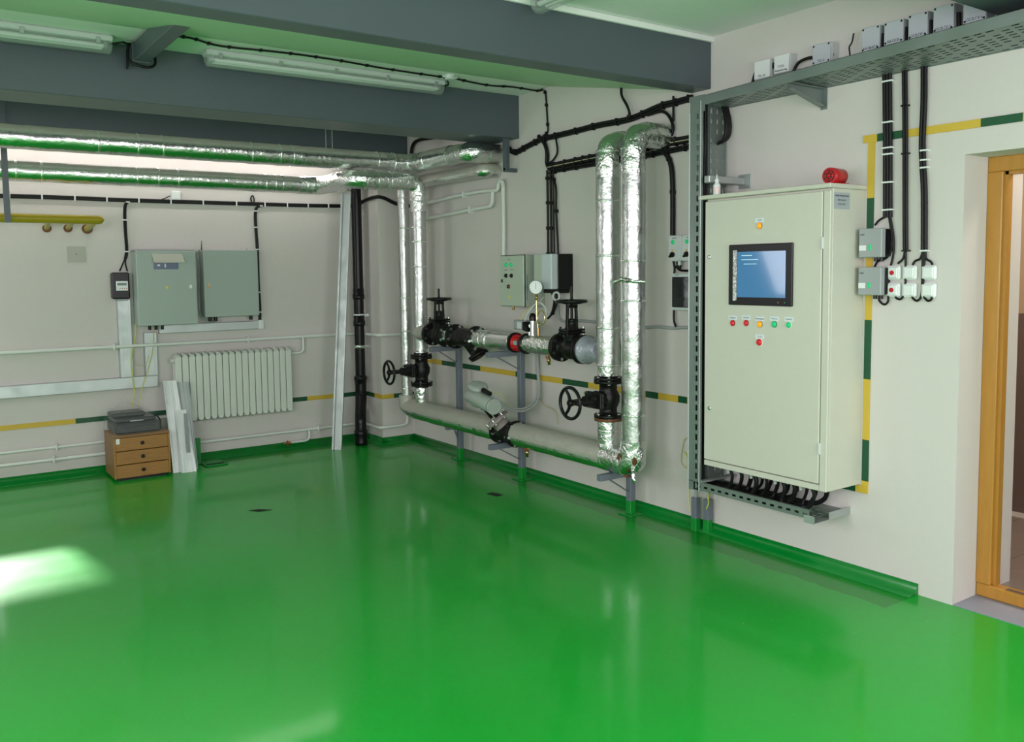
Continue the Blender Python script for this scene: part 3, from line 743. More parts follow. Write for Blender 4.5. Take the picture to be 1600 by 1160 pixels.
for i in range(17):
    a = math.pi+2*math.pi*i/16
    pts.append(gc+Vector((.002*i/4, -.045, -.215))+u1*(.045*math.cos(a))+gz*(.050*math.sin(a)))
pts.append(Vector((PXX, gc.y-.005, MZ+.06)))
mk('siphon_tube', MB().tube(cat(pts, 4), .0065, 10), M_copper, o)
mk('gauge_cock', MB().cyl((PXX, gc.y-.005, MZ+.03), (PXX, gc.y-.005, MZ+.12), .010, n=10), M_brass, o)
# pressure transmitter cluster
tc_ = PR(812, 508, .29)
o = thing('pressure_switch', 'grey and black pressure switch with cable glands above the red flow section', 'pressure switch', (PXX, -2.62, MZ+.07))
mk('switch_stem', MB().cyl((PXX, -2.64, MZ+.05), (PXX, -2.64, MZ+.14), .012, n=10), M_bolt, o)
mk('switch_housing', MB().box(PXX-.035, PXX+.035, -2.60, -2.48, MZ+.10, MZ+.17, .008), M_mgrey, o)
mk('housing_window', MB().box(PXX-.038, PXX-.034, -2.585, -2.535, MZ+.108, MZ+.158, .001), M_lgrey, o)
mk('black_cover', MB().poly([(PXX-.037, -2.60, MZ+.16), (PXX-.037, -2.66, MZ+.11), (PXX-.037, -2.66, MZ+.09), (PXX-.037, -2.60, MZ+.10)], (.07, 0, 0)), M_black, o)
mk('sensor_tube', MB().cyl((PXX-.01, -2.69, MZ+.04), (PXX-.01, -2.69, MZ+.17), .020, n=14), M_bolt, o)
mk('sensor_head', MB().lathe((PXX-.01, -2.69, MZ+.17), (0, 0, 1), [(0, .024), (.03, .026), (.05, .018), (.055, .01)], 14), M_black, o)
mk('impulse_tube', MB().tube(cat([(PXX-.01, -2.60, MZ+.17), (PXX, -2.64, MZ+.24), (PXX+.02, -2.72, MZ+.30), (PXX+.03, -2.79, MZ+.26), (PXX+.02, -2.80, MZ+.18)], 6), .007, 8), M_lgrey, o)
mk('impulse_tube', MB().tube(cat([(PXX-.01, -2.68, MZ+.20), (PXX, -2.71, MZ+.26), (PXX+.04, -2.76, MZ+.34)], 6), .006, 8), M_hose, o)
mk('sensor_wire', MB().tube(cat([(PXX-.02, -2.55, MZ+.17), (PXX, -2.58, MZ+.22), (PXX+.04, -2.60, MZ+.27)], 6), .003, 6), M_yg, o)

# ================================================================== MAIN CABINET
cx0, cy0, cy1, cz0, cz1 = -.285, -4.295, -5.102, .485, 1.985
o = thing('control_cabinet', 'large beige steel control cabinet with a touch screen on the right wall', 'cabinet', (cx0/2, (cy0+cy1)/2, cz0))
mk('cabinet_body', MB().box(cx0+.022, 0, cy1, cy0, cz0, cz1, .003), M_cabbg, o)
dr = mk('door', MB().box(cx0, cx0+.020, cy1+.045, cy0-.004, cz0+.035, cz1-.012, .004), M_cabbg, o)
mk('door_stile', MB().box(cx0+.001, cx0+.022, cy1, cy1+.040, cz0, cz1-.012, .003), M_cabbg, o)
mk('bottom_rail', MB().box(cx0+.003, cx0+.022, cy1+.042, cy0-.004, cz0, cz0+.030, .002), M_cabbg, o)
mk('rain_lid', MB().box(cx0-.02, 0, cy1-.012, cy0+.03, cz1, cz1+.022, .003), M_cabbg, o)
for z in (.70, 1.72):
    mk('hinge', MB().box(cx0-.008, cx0+.004, cy1+.034, cy1+.048, z-.03, z+.03, .003), M_lgrey, o)
for y, z in ((1109, 402), (1109, 638)):
    p = PR(1109, z, -cx0)
    l_ = mk('lock', MB().lathe((cx0-.0, p.y, p.z), (-1, 0, 0), [(0, .011), (.006, .011), (.007, .007)], 16), M_bolt, dr)
# touch screen
a = PR(1141, 383, -cx0); b_ = PR(1239.5, 479, -cx0)
ya, yb, za, zb_ = a.y, b_.y, 1.728, 1.404
pn = mk('touch_screen', MB().box(cx0-.014, cx0, yb, ya, zb_, za, .004), M_black, o)
scr = mat('screen_blue', (.02, .08, .17), .08, emit=(.075, .235, .45), estr=.62, coat=.25)
s1 = PR(1152, 394, -cx0+.014); s2 = PR(1227, 466, -cx0+.014)
mk('display', MB().box(cx0-.0150, cx0-.0138, s2.y, s1.y, s2.z, s1.z), scr, pn)
tx = mat('screen_text', (.3, .5, .6), .3, emit=(.35, .55, .65), estr=.6)
for (w, zz, y0_) in ((.07, .018, .03), (.11, .040, .03), (.085, .063, .045)):
    mk('screen_text', MB().box(cx0-.0155, cx0-.0149, s1.y-y0_-w, s1.y-y0_, s1.z-zz-.004, s1.z-zz), tx, pn)
mk('crinkled_film', MB().box(cx0-.0158, cx0-.0140, s1.y+.002, s1.y+.028, s2.z-.02, s1.z+.01), M_foilc, pn)
for i, (dy, mm) in enumerate(((.085, M_lo), (.06, M_black), (.045, M_lg))):
    mk('status_light', MB().box(cx0-.0146, cx0-.0138, yb+dy-.004, yb+dy, zb_+.017, zb_+.021), mm, pn)
# door buttons with captions
def button(px, py, m, r, lbl, rimoff=0, cap=None):
    p = PR(px, py, -cx0); c = Vector((cx0, p.y, p.z))
    bt = mk('push_button' if rimoff else 'pilot_lamp', MB().lathe(c, (-1, 0, 0), [(0, r+.004), (.004, r+.004), (.005, r), (.014 if rimoff else .010, r*.92), (.016 if rimoff else .013, r*.6)], 20), m, o)
    mk('bezel', MB().lathe(c, (-1, 0, 0), [(0, r+.005), (.003, r+.005), (.004, r+.002)], 20), M_wplas if rimoff else M_black, bt)
    bt['label'] = lbl
    if cap:
        pl = MB().box(cx0-.0015, cx0, p.y-.028, p.y+.028, p.z+.018, p.z+.040)
        q = mk('caption_plate', pl, M_label, o); text('caption', cap, .0115, (cx0-.0017, p.y, p.z+.029), 'R', M_ink, q, .0002)
button(1145, 505, M_lr, .012, 'red lamp', 0, 'Авария'); button(1166, 505, M_lr, .012, 'red lamp', 0, 'Авария')
button(1187.5, 507, M_lo, .012, 'orange lamp', 0, 'Внимание'); button(1210, 507, M_lg, .012, 'green lamp', 0, 'Работа')
button(1233, 508, M_lg, .011, 'green push button', 1, 'Квитир.'); button(1187, 535, M_lr, .014, 'orange-red push button', 1, 'Стоп')
button(1187, 353, M_lo, .012, 'orange lamp', 0, 'Сеть')
# type plate on the side
p0 = PB(1301, 295, -cy1); p1 = PB(1333, 315, -cy1)
q = mk('type_plate', MB().box(cx0+.025, cx0+.155, cy1-.0015, cy1, 1.885, 1.965), mat('plate_silver', (.55, .60, .66), .35, .4), o)
for i, (s_, w) in enumerate((('ШКАФ УПРАВЛЕНИЯ', .011), ('380В 50Гц IP54', .010), ('№ 0147  2017', .010))):
    text('plate_text', s_, w, (cx0+.088, cy1-.002, 1.948-i*.020), 'S', M_ink, q, .0002)
# siren
sc = PR(1307, 276, .17)
o = thing('siren', 'red alarm siren on top of the beige cabinet', 'siren', (-.17, sc.y, cz1+.022))
sz = cz1+.022+.042; sy = sc.y; sx = -.20
mk('siren_horn', MB().lathe((sx-.03, sy, sz), (1, 0, 0), [(0, .034), (.001, .040), (.02, .041), (.10, .038), (.105, .030)], 28), M_red, o)
g = mk('grille', MB().lathe((sx-.031, sy, sz), (1, 0, 0), [(0, .001), (.0, .030), (.002, .030)], 24), mat('siren_grille', (.06, .01, .01), .5), o)
rb = MB().torus((sx-.032, sy, sz), (1, 0, 0), .021, .003, 24, 6).ball((sx-.033, sy, sz), .008, 8)
for i in range(6):
    a = i*math.pi/3; rb.bar((sx-.032, sy+.006*math.cos(a), sz+.006*math.sin(a)), (sx-.032, sy+.032*math.cos(a), sz+.032*math.sin(a)), .004, .003, up=(1, 0, 0))
mk('grille_ribs', rb, M_red, g)
mk('siren_foot', MB().box(sx-.01, sx+.09, sy-.032, sy+.032, cz1+.022, cz1+.030, .002).box(sx, sx+.08, sy-.02, sy+.02, cz1+.03, cz1+.05, .002), M_red, o)
# bottle
bp_ = PR(1120, 300, .27); by = bp_.y
o = thing('plastic_bottle', 'small white squeeze bottle on the left end of the cabinet lid', 'bottle', (-.27, by, cz1+.022))
z0_ = cz1+.022
mk('bottle_body', MB().lathe((-.27, by, z0_), (0, 0, 1), [(0, .018), (.004, .020), (.052, .020), (.062, .014), (.066, .010), (.072, .010)], 20), M_wplas, o)
mk('bottle_label', MB().lathe((-.27, by, z0_+.010), (0, 0, 1), [(0, .0203), (.034, .0203)], 20), mat('bottle_label_paper', (.80, .62, .64), .4), o)
mk('nozzle', MB().lathe((-.27, by, z0_+.072), (0, 0, 1), [(0, .013), (.012, .012), (.016, .006), (.036, .0025), (.040, .002)], 14), M_wplas, o)

# ================================================================== CABLE TRAY
def slot_grid(mb_, O, U, V, Nn, nu, nv, cu, cv_, su, sv, t=.0018, stag=False):
    """perforated sheet: nu x nv cells of size cu x cv_ with a rectangular slot su x sv, thickness t"""
    O, U, V, Nn = Vector(O), Vector(U), Vector(V), Vector(Nn)
    for i in range(nu):
        for j in range(nv):
            a = O+U*(i*cu)+V*(j*cv_); s0 = (cu-su)/2; t0_ = (cv_-sv)/2
            out = [a, a+U*cu, a+U*cu+V*cv_, a+V*cv_]
            inn = [a+U*s0+V*t0_, a+U*(s0+su)+V*t0_, a+U*(s0+su)+V*(t0_+sv), a+U*s0+V*(t0_+sv)]
            if (stag and (i+j) % 5 == 4):
                vs = out+[p+Nn*t for p in out]; mb_.add(vs, [(0, 1, 2, 3), (7, 6, 5, 4)]); continue
            vs = out+inn+[p+Nn*t for p in out+inn]
            fs = []
            for k_ in range(4):
                k2 = (k_+1) % 4
                fs += [(k_, k2, 4+k2, 4+k_), (8+k_, 12+k_, 12+k2, 8+k2), (4+k_, 4+k2, 12+k2, 12+k_)]
            mb_.add(vs, fs)
    return mb_
TX = -.30
UZ = 2.530
def tilt_tray(m_):
    for v in m_.v: v.z += max(-.02, (-4.65-v.y)*.034)*(-v.x/.30)
    return m_
yA, yB = -4.19, -6.6
o = thing('cable_tray', 'long horizontal perforated cable tray high on the right wall', 'cable tray', (TX/2, -4.19, UZ))
L_ = yA-yB; nn = int(L_/.05)
mk('perforated_base', tilt_tray(slot_grid(MB(), (TX, yA, UZ), (0, -1, 0), (1, 0, 0), (0, 0, 1), nn, 10, L_/nn, .03, .032, .012, stag=True)), M_tray, o)
mk('front_lip', tilt_tray(MB().box(TX-.002, TX, yB, yA, UZ-.014, UZ+.038).box(TX-.002, TX+.012, yB, yA, UZ+.036, UZ+.038)), M_tray, o)
mk('corner_plate', MB().box(TX-.005, TX-.002, -4.31, -4.195, UZ-.06, UZ+.03), M_tray, o)
mk('wall_lip', MB().box(-.004, 0, yB, yA, UZ-.002, UZ+.05), M_tray, o)
for px in (1268,):
    p = PR(1284, 150); y = p.y
    br = MB().poly([(0, y, UZ-.10), (0, y, UZ-.004), (TX+.02, y, UZ-.004), (TX+.02, y, UZ-.03)], (0, .004, 0)).box(TX+.02, 0, y-.03, y+.004, UZ-.006, UZ-.002)
    br.box(-.004, 0, y-.035, y+.004, UZ-.11, UZ-.002).poly([(TX+.02, y+.004, UZ-.03), (TX+.02, y-.03, UZ-.03), (0, y-.03, UZ-.10), (0, y+.004, UZ-.10)], (0, 0, .004))
    tag(mk('shelf_bracket', br, M_tray), 'triangular steel bracket under the high cable tray', 'bracket')
for i in range(12):
    x = -.278+.0225*i; z = UZ+.012
    pts = [(x, -4.26-.01*(i % 3), z), (x+.006, -4.9, z+.003*(i % 2)), (x-.004, -5.5, z), (x+.004, -6.5, z)]
    m_ = tilt_tray(MB().tube(cat(pts, 6), .0095, 8)); tag(mk('tray_cable', m_, M_cable), 'black cable lying in the high tray, row %s from its open front edge' % ['one', 'two', 'three', 'four', 'five', 'six', 'seven', 'eight', 'nine', 'ten', 'eleven', 'twelve'][i], 'cable', 'black cables lying in the high tray')
# vertical tray
VYf, VYn = -4.195, -4.283
vz0, vz1 = .33, UZ
o = thing('cable_tray', 'vertical perforated cable tray standing left of the beige cabinet', 'cable tray', (TX/2, VYf, vz0))
nz = int((vz1-vz0)/.055)
mk('perforated_base', slot_grid(MB(), (TX+.004, VYf, vz0), (0, 0, 1), (1, 0, 0), (0, -1, 0), nz, 6, (vz1-vz0)/nz, .049, .026, .011, stag=True), M_tray, o)
fl = slot_grid(MB(), (TX, VYf-.040, vz0), (0, 0, 1), (0, -1, 0), (1, 0, 0), nz, 1, (vz1-vz0)/nz, .040, .034, .015)
fl.box(TX-.002, TX+.0, VYf-.042, VYf, vz0, vz1).box(TX, TX+.0018, VYn, VYf-.080, vz0, vz1).box(TX-.004, TX+.012, VYn-.002, VYn, vz0, vz1)
mk('front_flange', fl, M_tray, o)
for Y_ in (VYf-.002, VYn+.002): mk('edge_bead', MB().box(TX-.006, TX+.004, Y_-.003, Y_+.003, vz0, vz1, .001), M_galv_new, o)
for X_ in (TX+.10, TX+.155, TX+.29):
    mk('stiffener', MB().box(X_, X_+.005, VYf-.012, VYf, vz0, vz1, .001), M_tray, o)
for zz, xx in ((2.44, .03), (2.30, .05), (2.32, .18), (2.10, .16), (1.98, .04), (.62, .05), (.60, .15), (.50, .06)):
    mk('crosstie', MB().box(TX+xx, TX+xx+.06, VYf-.008, VYf-.004, zz, zz+.004), M_bolt, o)
# lower tray
ly0, ly1, lz = -4.20, -5.02, .335
o = thing('cable_tray', 'short slotted cable tray under the beige cabinet', 'cable tray', (TX/2, (ly0+ly1)/2, lz))
n_ = 16
bs_ = slot_grid(MB(), (TX, ly0, lz), (0, -1, 0), (1, 0, 0), (0, 0, 1), n_, 6, (ly0-ly1)/n_, .05, .03, .012, stag=True)
mk('perforated_base', bs_, M_tray, o)
fl = slot_grid(MB(), (TX, ly0, lz), (0, -1, 0), (0, 0, 1), (1, 0, 0), n_, 1, (ly0-ly1)/n_, .045, .026, .012).box(TX-.002, TX+.015, ly1, ly0, lz+.045, lz+.048)
mk('front_flange', fl, M_tray, o)
mk('cross_rail', MB().box(TX+.01, 0, ly0-.10, ly0-.07, lz+.045, lz+.055), M_galv, o)
mk('end_bracket', MB().box(TX-.005, 0, ly1-.03, ly1+.03, lz-.02, lz-.016).box(TX-.005, TX, ly1-.03, ly1+.03, lz-.016, lz+.02).box(TX+.12, 0, ly1-.032, ly1-.028, lz-.016, lz+.022), M_galv, o)
# floor conduits rising to the vertical tray
for i, (x, y) in enumerate(((-.075, -4.045), (-.045, -4.115))):
    o = thing('floor_conduit', ('square steel conduit stub at the floor below the vertical tray, left one', 'square steel conduit stub at the floor below the vertical tray, right one')[i], 'conduit', (x, y, 0), 'floor conduits below the tray')
    mk('conduit_sleeve', MB().box(x-.021, x+.021, y-.021, y+.021, .08, .21, .003), M_post, o)
    mk('painted_foot', MB().box(x-.0215, x+.0215, y-.0215, y+.0215, 0, .082, .003), M_greenp, o)
    mk('inner_pipe', MB().cyl((x, y, .2), (x-.02, y-.02, .40), .011, n=12), M_hose, o)
tag(mk('earth_wire', MB().tube(cat([(-.10, -4.02, .12), (-.11, -4.02, .2), (-.12, -4.03, .36)], 6), .006, 8), MATS['beige_wire']), 'beige cable rising along the left floor conduit', 'wire')
tag(mk('earth_wire', MB().tube(cat([(-.085, -4.14, .16), (-.09, -4.16, .2), (-.10, -4.165, .27), (-.11, -4.165, .36)], 6), .004, 8), M_yg), 'yellow-green wire beside the right floor conduit', 'wire')
# strut from tray to wall
o = thing('wall_strut', 'steel strut bracket tying the vertical tray to the wall above the cabinet', 'bracket', (-.15, -4.33, 2.1))
mk('strut_arm', MB().box(TX-.002, -.006, -4.345, -4.305, 2.075, 2.115, .004), M_galv, o)
mk('wall_plate', MB().box(-.006, 0, -4.385, -4.295, 2.055, 2.135, .002), M_galv, o)
# cables in lower tray
random.seed(3)
for i in range(16):
    y = -4.46-.036*i+random.uniform(-.008, .008); x = -.25+.04*(i % 5)
    ye = y+random.uniform(.05, .17)
    pts = [(x, y, cz0+.002), (x+.005, y-.01, cz0-.04), (x+.01, y+.01, lz+.055), (x, (y+ye)/2, lz+.018), (x-.01, ye+.08, lz+.013+.003*(i % 4)), (x, min(ly0-.01, ye+.25), lz+.012+.004*(i % 4))]
    tag(mk('tray_cable', MB().tube(cat(pts, 6), .0085+.002*(i % 3), 8), M_cable), 'black cable curling from the cabinet bottom into the short tray', 'cable', 'black cables in the tray under the cabinet')
for i in range(14):
    y = -4.45-.04*i; x = -.25+.05*(i % 4)
    tag(mk('cable_gland', MB().lathe((x, y+.0, cz0), (0, 0, -1), [(0, .013), (.008, .013), (.009, .010), (.024, .010), (.026, .007)], 6), M_lgrey), 'grey hexagonal cable gland under the beige cabinet floor', 'cable gland', 'cable glands under the cabinet')
for i in range(5):
    x = TX+.03+.012*i
    pts = [(x, VYf-.05-.008*(i % 3), UZ-.01), (x+.004*(i % 2), VYf-.055, 1.5), (x, VYf-.05, .5), (x, VYf-.07, lz+.02), (x+.02, VYf-.2, lz+.014), (x+.02, VYf-.4, lz+.014)]
    tag(mk('tray_cable', MB().tube(cat(pts, 6), .0055, 8), M_cable), 'black cable running down inside the vertical tray', 'cable', 'black cables inside the vertical tray')
# cables emerging behind tray to wall loop
for i in range(4):
    dx = 2.2*i; of = .03+.014*i
    pts = [PR(1140-dx*2, 150, of)+Vector((0, 0, .0)), PR(1136-dx, 166, of), PR(1140-dx, 185, of), PR(1141-dx, 204, of), PR(1136-dx, 217+i, of), PR(1127-dx, 222+i, of), PR(1112, 225+i, of-.01), PR(1096, 227+i, .02+.004*i)]
    tag(mk('loop_cable', MB().tube(cat(pts, 7), .009, 8), M_cable), ['outermost','second outermost','second innermost','innermost'][i]+' of the black cables bending behind the vertical tray', 'cable', 'black cables bending behind the vertical tray')

# ================================================================== JUNCTION BOXES ABOVE THE TRAY
def jbox(label, ya, yb, z0, z1, txt, screws, m, dark=False, depth=.075):
    o = thing('junction_box', label, 'junction box', (-depth/2, (ya+yb)/2, z0), 'junction boxes above the cable tray')
    mk('box_body', MB().box(-depth+.014, 0, yb, ya, z0, z1, .003), M_mgrey if dark else M_lgrey, o)
    ld = mk('box_lid', MB().box(-depth, -depth+.013, yb+.001, ya-.001, z0+.001, z1-.001, .003), m, o)
    if screws:
        for y in (ya-.010, yb+.010):
            for z in (z0+.010, z1-.010):
                mk('screw', MB().cyl((-depth-.001, y, z), (-depth+.003, y, z), .005, n=10), M_black, ld)
    for k_, s_ in enumerate(txt):
        text('marker_text', s_, .0175, (-depth-.0005, (ya+yb)/2, z0+.014+.020*(len(txt)-1-k_)), 'R', M_ink, ld, .0003)
    nb = 2 if screws else 1
    for k_ in range(nb):
        y = (ya+yb)/2+(.02 if k_ else -.02)
        mk('gland', MB().lathe((-depth/2, y, z0), (0, 0, -1), [(0, .011), (.008, .011), (.010, .008), (.022, .008)], 8), M_lgrey, o)
    return o
lab = ['leftmost white junction box above the tray, marked ПК-10', 'white junction box marked with two handwritten lines, second from left above the tray',
       'grey junction box on its own with a black cable arching out of its left side', 'pale grey junction box first of the tight row above the tray',
       'pale grey junction box second in the tight row above the tray', 'pale grey junction box in the middle of the tight row above the tray',
       'pale grey junction box just left of the dark beam above the tray', 'pale grey junction box half hidden by the dark beam at top right']
txts = [['ПК-10'], ['ГХ50-', 'Аммиачн.'], ['ПС-3'], ['АА ВЫСА'], ['АВ.ОСВ'], ['ОСВ.ГР.4'], ['ОСВ.ГР.5'], ['ОСВ.ГР.6']]
jb = [((1178, 97), (1202, 120)), ((1209, 88), (1232, 111)), ((1269, 71), (1297, 96)), ((1346, 45), (1374, 76)), ((1381, 36), (1411, 65)), ((1419, 24), (1449, 56)), ((1458, 12), (1490, 45)), ((1505, 0), (1541, 30))]
M_jl = mat('junction_lid_grey', (.50, .53, .58), .4)
for i, (a, b_) in enumerate(jb):
    A = PR(*a, .075); B_ = PR(*b_, .075)
    jbox(lab[i], A.y, B_.y, B_.z, A.z, txts[i], i > 1, M_wplas if i < 2 else M_jl, dark=i > 2)
for pts, l_ in (([(1176, 130), (1181, 112), (1186, 106)], 'thick black cable entering the leftmost junction box from below'),
            ([(1202, 122), (1206, 108), (1210, 98)], 'thick black cable between the two white junction boxes'),
            ([(1240, 112), (1248, 98), (1262, 91), (1274, 90)], 'black cable arching into the lone grey junction box'),
            ([(1300, 98), (1302, 84), (1298, 72)], 'thin dark cable at the right of the lone grey junction box'),
            ([(1328, 86), (1327, 74), (1331, 66), (1334, 52)], 'thin loose dark wire standing up left of the tight row of boxes')):
    P_ = [PR(x, y, .045) for x, y in pts]; P_ = [P_[0]+Vector((0, 0, -.05))]+P_
    tag(mk('box_cable', MB().tube(cat(P_, 6), .0085 if 'thick' in l_ or 'arch' in l_ else .004, 8), M_cable), l_, 'cable')
for i, px in enumerate((1378, 1415, 1454, 1498)):
    P_ = [PR(px, 66-(px-1378)*.27, .05)+Vector((0, 0, .04)), PR(px, 66-(px-1378)*.27, .05)+Vector((0, -.002, -.03)), PR(px, 66-(px-1378)*.27, .05)+Vector((0, -.002, -.08))]
    tag(mk('box_cable', MB().tube(cat(P_, 4), .010, 8), M_cable), ['leftmost','second','third','rightmost'][i]+' black cable dropping between the grey junction boxes of the tight row', 'cable', 'cables between the tight row of junction boxes')
# three vertical cable bundles down to the switches
def bundle(label, cols, off=.018, r=.0085, n=2, sp=.016, name='cable_bundle', clips=(), group=None, mclip=None):
    P_ = [PR(x, y, off) for x, y in cols]
    o = thing(name, label, 'cables', P_[0], group)
    for k_ in range(n):
        d_ = Vector((0, -sp*(k_-(n-1)/2), 0))
        mk('cable', MB().tube(cat([p+d_ for p in P_], 5), r, 8), M_cable, o)
    for x, y in clips:
        c = PR(x, y, off)
        mk('clip', MB().box(c.x-r-.003, 0, c.y-sp*n/2-.004, c.y+sp*n/2+.004, c.z-.004, c.z+.004, .001), mclip or M_wplas, o)
    return o
bundle('thick black cable bundle dropping from the tray to the two grey relay boxes', [(1386, 112), (1386.5, 160), (1387, 220), (1387, 300), (1387, 340)], r=.0095, n=3, sp=.015, clips=[(1387, 127), (1387, 191), (1387, 231), (1387, 241), (1387, 285), (1387, 328)])
bundle('thin black cable pair dropping from the tray to the middle white switches', [(1413, 96), (1414, 160), (1414.5, 240), (1414.5, 330), (1415, 392)], r=.0075, n=2, sp=.013, clips=[(1414, 165), (1414.5, 240), (1415, 392)], mclip=M_black)
bundle('black cable pair dropping from the tray to the right white switches', [(1444, 92), (1443.5, 160), (1441, 220), (1442, 260), (1444, 300), (1444, 392)], r=.009, n=2, sp=.015, clips=[(1445, 235), (1445, 250), (1445, 262), (1444, 392)])
# short tails of those bundles
tails = [([(1385, 338), (1374, 344), (1367, 352)], 'short black tail into the top of the upper grey relay box'), ([(1389, 338), (1393, 365), (1394, 385), (1386, 402), (1372, 408), (1366, 418)], 'black tail curving past the upper relay box to the lower one'),
         ([(1391, 338), (1396, 370), (1396, 395), (1392, 415)], 'black tail running down to the upper red-dot switch'), ([(1414, 392), (1411, 404), (1403, 412)], 'black tail into the top of the upper red-dot switch'),
         ([(1415, 392), (1415, 425), (1414, 455), (1408, 467), (1402, 467), (1399, 464)], 'black tail looping under the lower red-dot switch'), ([(1442, 392), (1438, 404), (1430, 408), (1426, 414)], 'black tail into the upper middle blank switch'),
         ([(1442, 392), (1441, 430), (1440, 460), (1434, 470), (1428, 468), (1425, 464)], 'black tail looping under the lower middle blank switch'), ([(1446, 392), (1447, 404), (1454, 409), (1457, 414)], 'black tail into the upper right blank switch'),
         ([(1445, 392), (1443, 430), (1443, 460), (1449, 470), (1455, 468), (1456, 464)], 'black tail looping under the lower right blank switch'), ([(1388, 462), (1387, 472), (1381, 476), (1374, 470), (1374, 463)], 'black tail looping under the lower grey relay box')]
for pts, l_ in tails:
    tag(mk('cable_tail', MB().tube(cat([PR(x, y, .016) for x, y in pts], 6), .0055, 8), M_cable), l_, 'cable')
# relay boxes
for i, (zt_, zl, l_) in enumerate(((1.789, 1.647, 'upper grey relay box with a green button on the yellow stripe'), (1.600, 1.462, 'lower grey relay box with a green button on the yellow stripe'))):
    ya, yb = -5.127, -5.249
    o = thing('relay_box', l_, 'relay box', (-.04, (ya+yb)/2, zl), 'grey relay boxes right of the cabinet')
    mk('box_base', MB().box(-.055, 0, yb, ya, zl+.004, zt_-.004, .003), M_black, o)
    lid = mk('box_cover', MB().box(-.085, -.050, yb-.001, ya+.001, zl, zt_, .004), mat('relay_grey', (.33, .35, .37), .45), o)
    mk('green_button', MB().box(-.089, -.085, ya-.069, ya-.054, zl+.035, zl+.063, .002), M_lg, o)
    mk('white_sticker', MB().box(-.0858, -.085, ya-.040, ya-.002, zl+.034, zl+.060), M_wplas, o)
    text('brand_text', 'ABB', .013, (-.0853, ya-.018, zt_-.030), 'R', M_ink, lid, .0003)
    for dy in (.06, .09): mk('gland', MB().cyl((-.03, ya-dy, zl+.004), (-.03, ya-dy, zl-.02), .010, n=8), M_black, o)
# switches
def switch(ya, yb, z0, z1, red, l_):
    o = thing('wall_switch', l_, 'switch', (-.02, (ya+yb)/2, z0), 'white surface switches right of the relay boxes')
    mk('switch_base', MB().box(-.022, 0, yb, ya, z0, z1, .008), M_wplas, o)
    rk = mk('rocker', MB().box(-.030, -.020, yb+.010, ya-.014, z0+.009, z1-.009, .004), M_wplas, o)
    if red: mk('red_dot', MB().cyl((-.029, (ya+yb)/2, (z0+z1)/2), (-.032, (ya+yb)/2, (z0+z1)/2), .0115, n=16), M_red, o)
sw_y = [(-5.236, -5.309), (-5.319, -5.392), (-5.413, -5.488)]
for i, (ya, yb) in enumerate(sw_y):
    for j, (z0, z1) in enumerate(((1.536, 1.606), (1.452, 1.522))):
        nm = ('upper', 'lower')[j]
        switch(ya, yb, z0, z1, i == 0, [nm+' white switch with a red dot', nm+' blank white switch in the middle pair', nm+' blank white switch in the right pair'][i])

# ================================================================== CONTROL BOX + DRIVE on right wall
o = thing('control_box', 'pale green control box with lamps and knobs on the right wall', 'control box', (-.1, -2.29, 1.33))
X0 = -.20; ya, yb = -2.13, -2.447; z0, z1 = 1.332, 1.72
mk('box_body', MB().box(X0+.018, 0, yb, ya, z0, z1, .004), M_ctl, o)
dd = mk('box_door', MB().box(X0, X0+.016, yb+.002, ya-.002, z0+.003, z1-.003, .005), M_ctl, o)
mk('edge_gasket', MB().box(X0+.0162, X0+.0178, yb-.0005, ya, z0, z1+.001), M_black, o)
def wpt(px, py): p = PR(px, py, -X0); return Vector((X0, p.y, p.z))
for (px, py, m_) in ((791, 414, M_lg), (799, 414, M_lg), (791, 431, M_black), (799.5, 431, M_black), (795, 448, mat('dark_red_knob', (.12, .01, .01), .3))):
    c = wpt(px, py); mk('pilot_lamp' if m_ is M_lg else 'knob', MB().lathe(c, (-1, 0, 0), [(0, .016), (.004, .016), (.005, .013), (.012, .012), (.014, .008)], 16), m_, dd)
c = wpt(796.5, 464); mk('warning_triangle', MB().poly([c+Vector((0, .016, -.012)), c+Vector((0, -.016, -.012)), c+Vector((0, 0, .018))], (-.001, 0, 0)), mat('warning_yellow', (.75, .65, .02), .5), dd)
c = wpt(785, 439); mk('door_lock', MB().box(c.x-.010, c.x, c.y-.006, c.y+.006, c.z-.012, c.z+.012, .002), M_black, dd)
for px, py, s_ in ((795, 406, 'АВР'), (791, 422, 'Насос 1'), (799.5, 421.5, 'Насос 2')):
    c = wpt(px, py); text('door_text', s_, .010, (X0-.0005, c.y, c.z), 'R', M_ink, dd, .0003)
mk('bottom_gland', MB().lathe((-.12, ya-.07, z0), (0, 0, -1), [(0, .012), (.01, .014), (.02, .010), (.034, .009)], 8), M_brass, o)
mk('data_label', MB().box(X0+.03, X0+.034, yb-.0012, yb, z0+.05, z0+.24), mat('blue_label', (.05, .15, .30), .4), o)
X0 = -.20; ya, yb, z0, z1 = -2.578, -2.782, 1.468, 1.72
o = thing('variable_drive', 'white and black motor drive mounted right of the control box', 'motor drive', (-.1, -2.68, z0))
mk('drive_housing', MB().box(-.14, 0, yb, ya, z0+.0, z1, .004), M_black, o)
fr_ = mk('drive_front', MB().box(X0, -.139, yb, ya, z0, z1, .006), mat('drive_white', (.55, .60, .64), .4), o)
mk('front_strip', MB().box(X0-.003, X0, yb+.11, ya-.004, z0+.006, z1-.006, .001), M_ctl, fr_)
mk('terminal_cover', MB().box(-.13, -.02, yb+.015, ya-.015, z0-.03, z0, .004), M_iron, o)
mk('earth_loop', MB().torus((-.16, yb-.005, z0-.05), (1, .3, 0), .028, .008, 20, 8), M_lgrey, o)
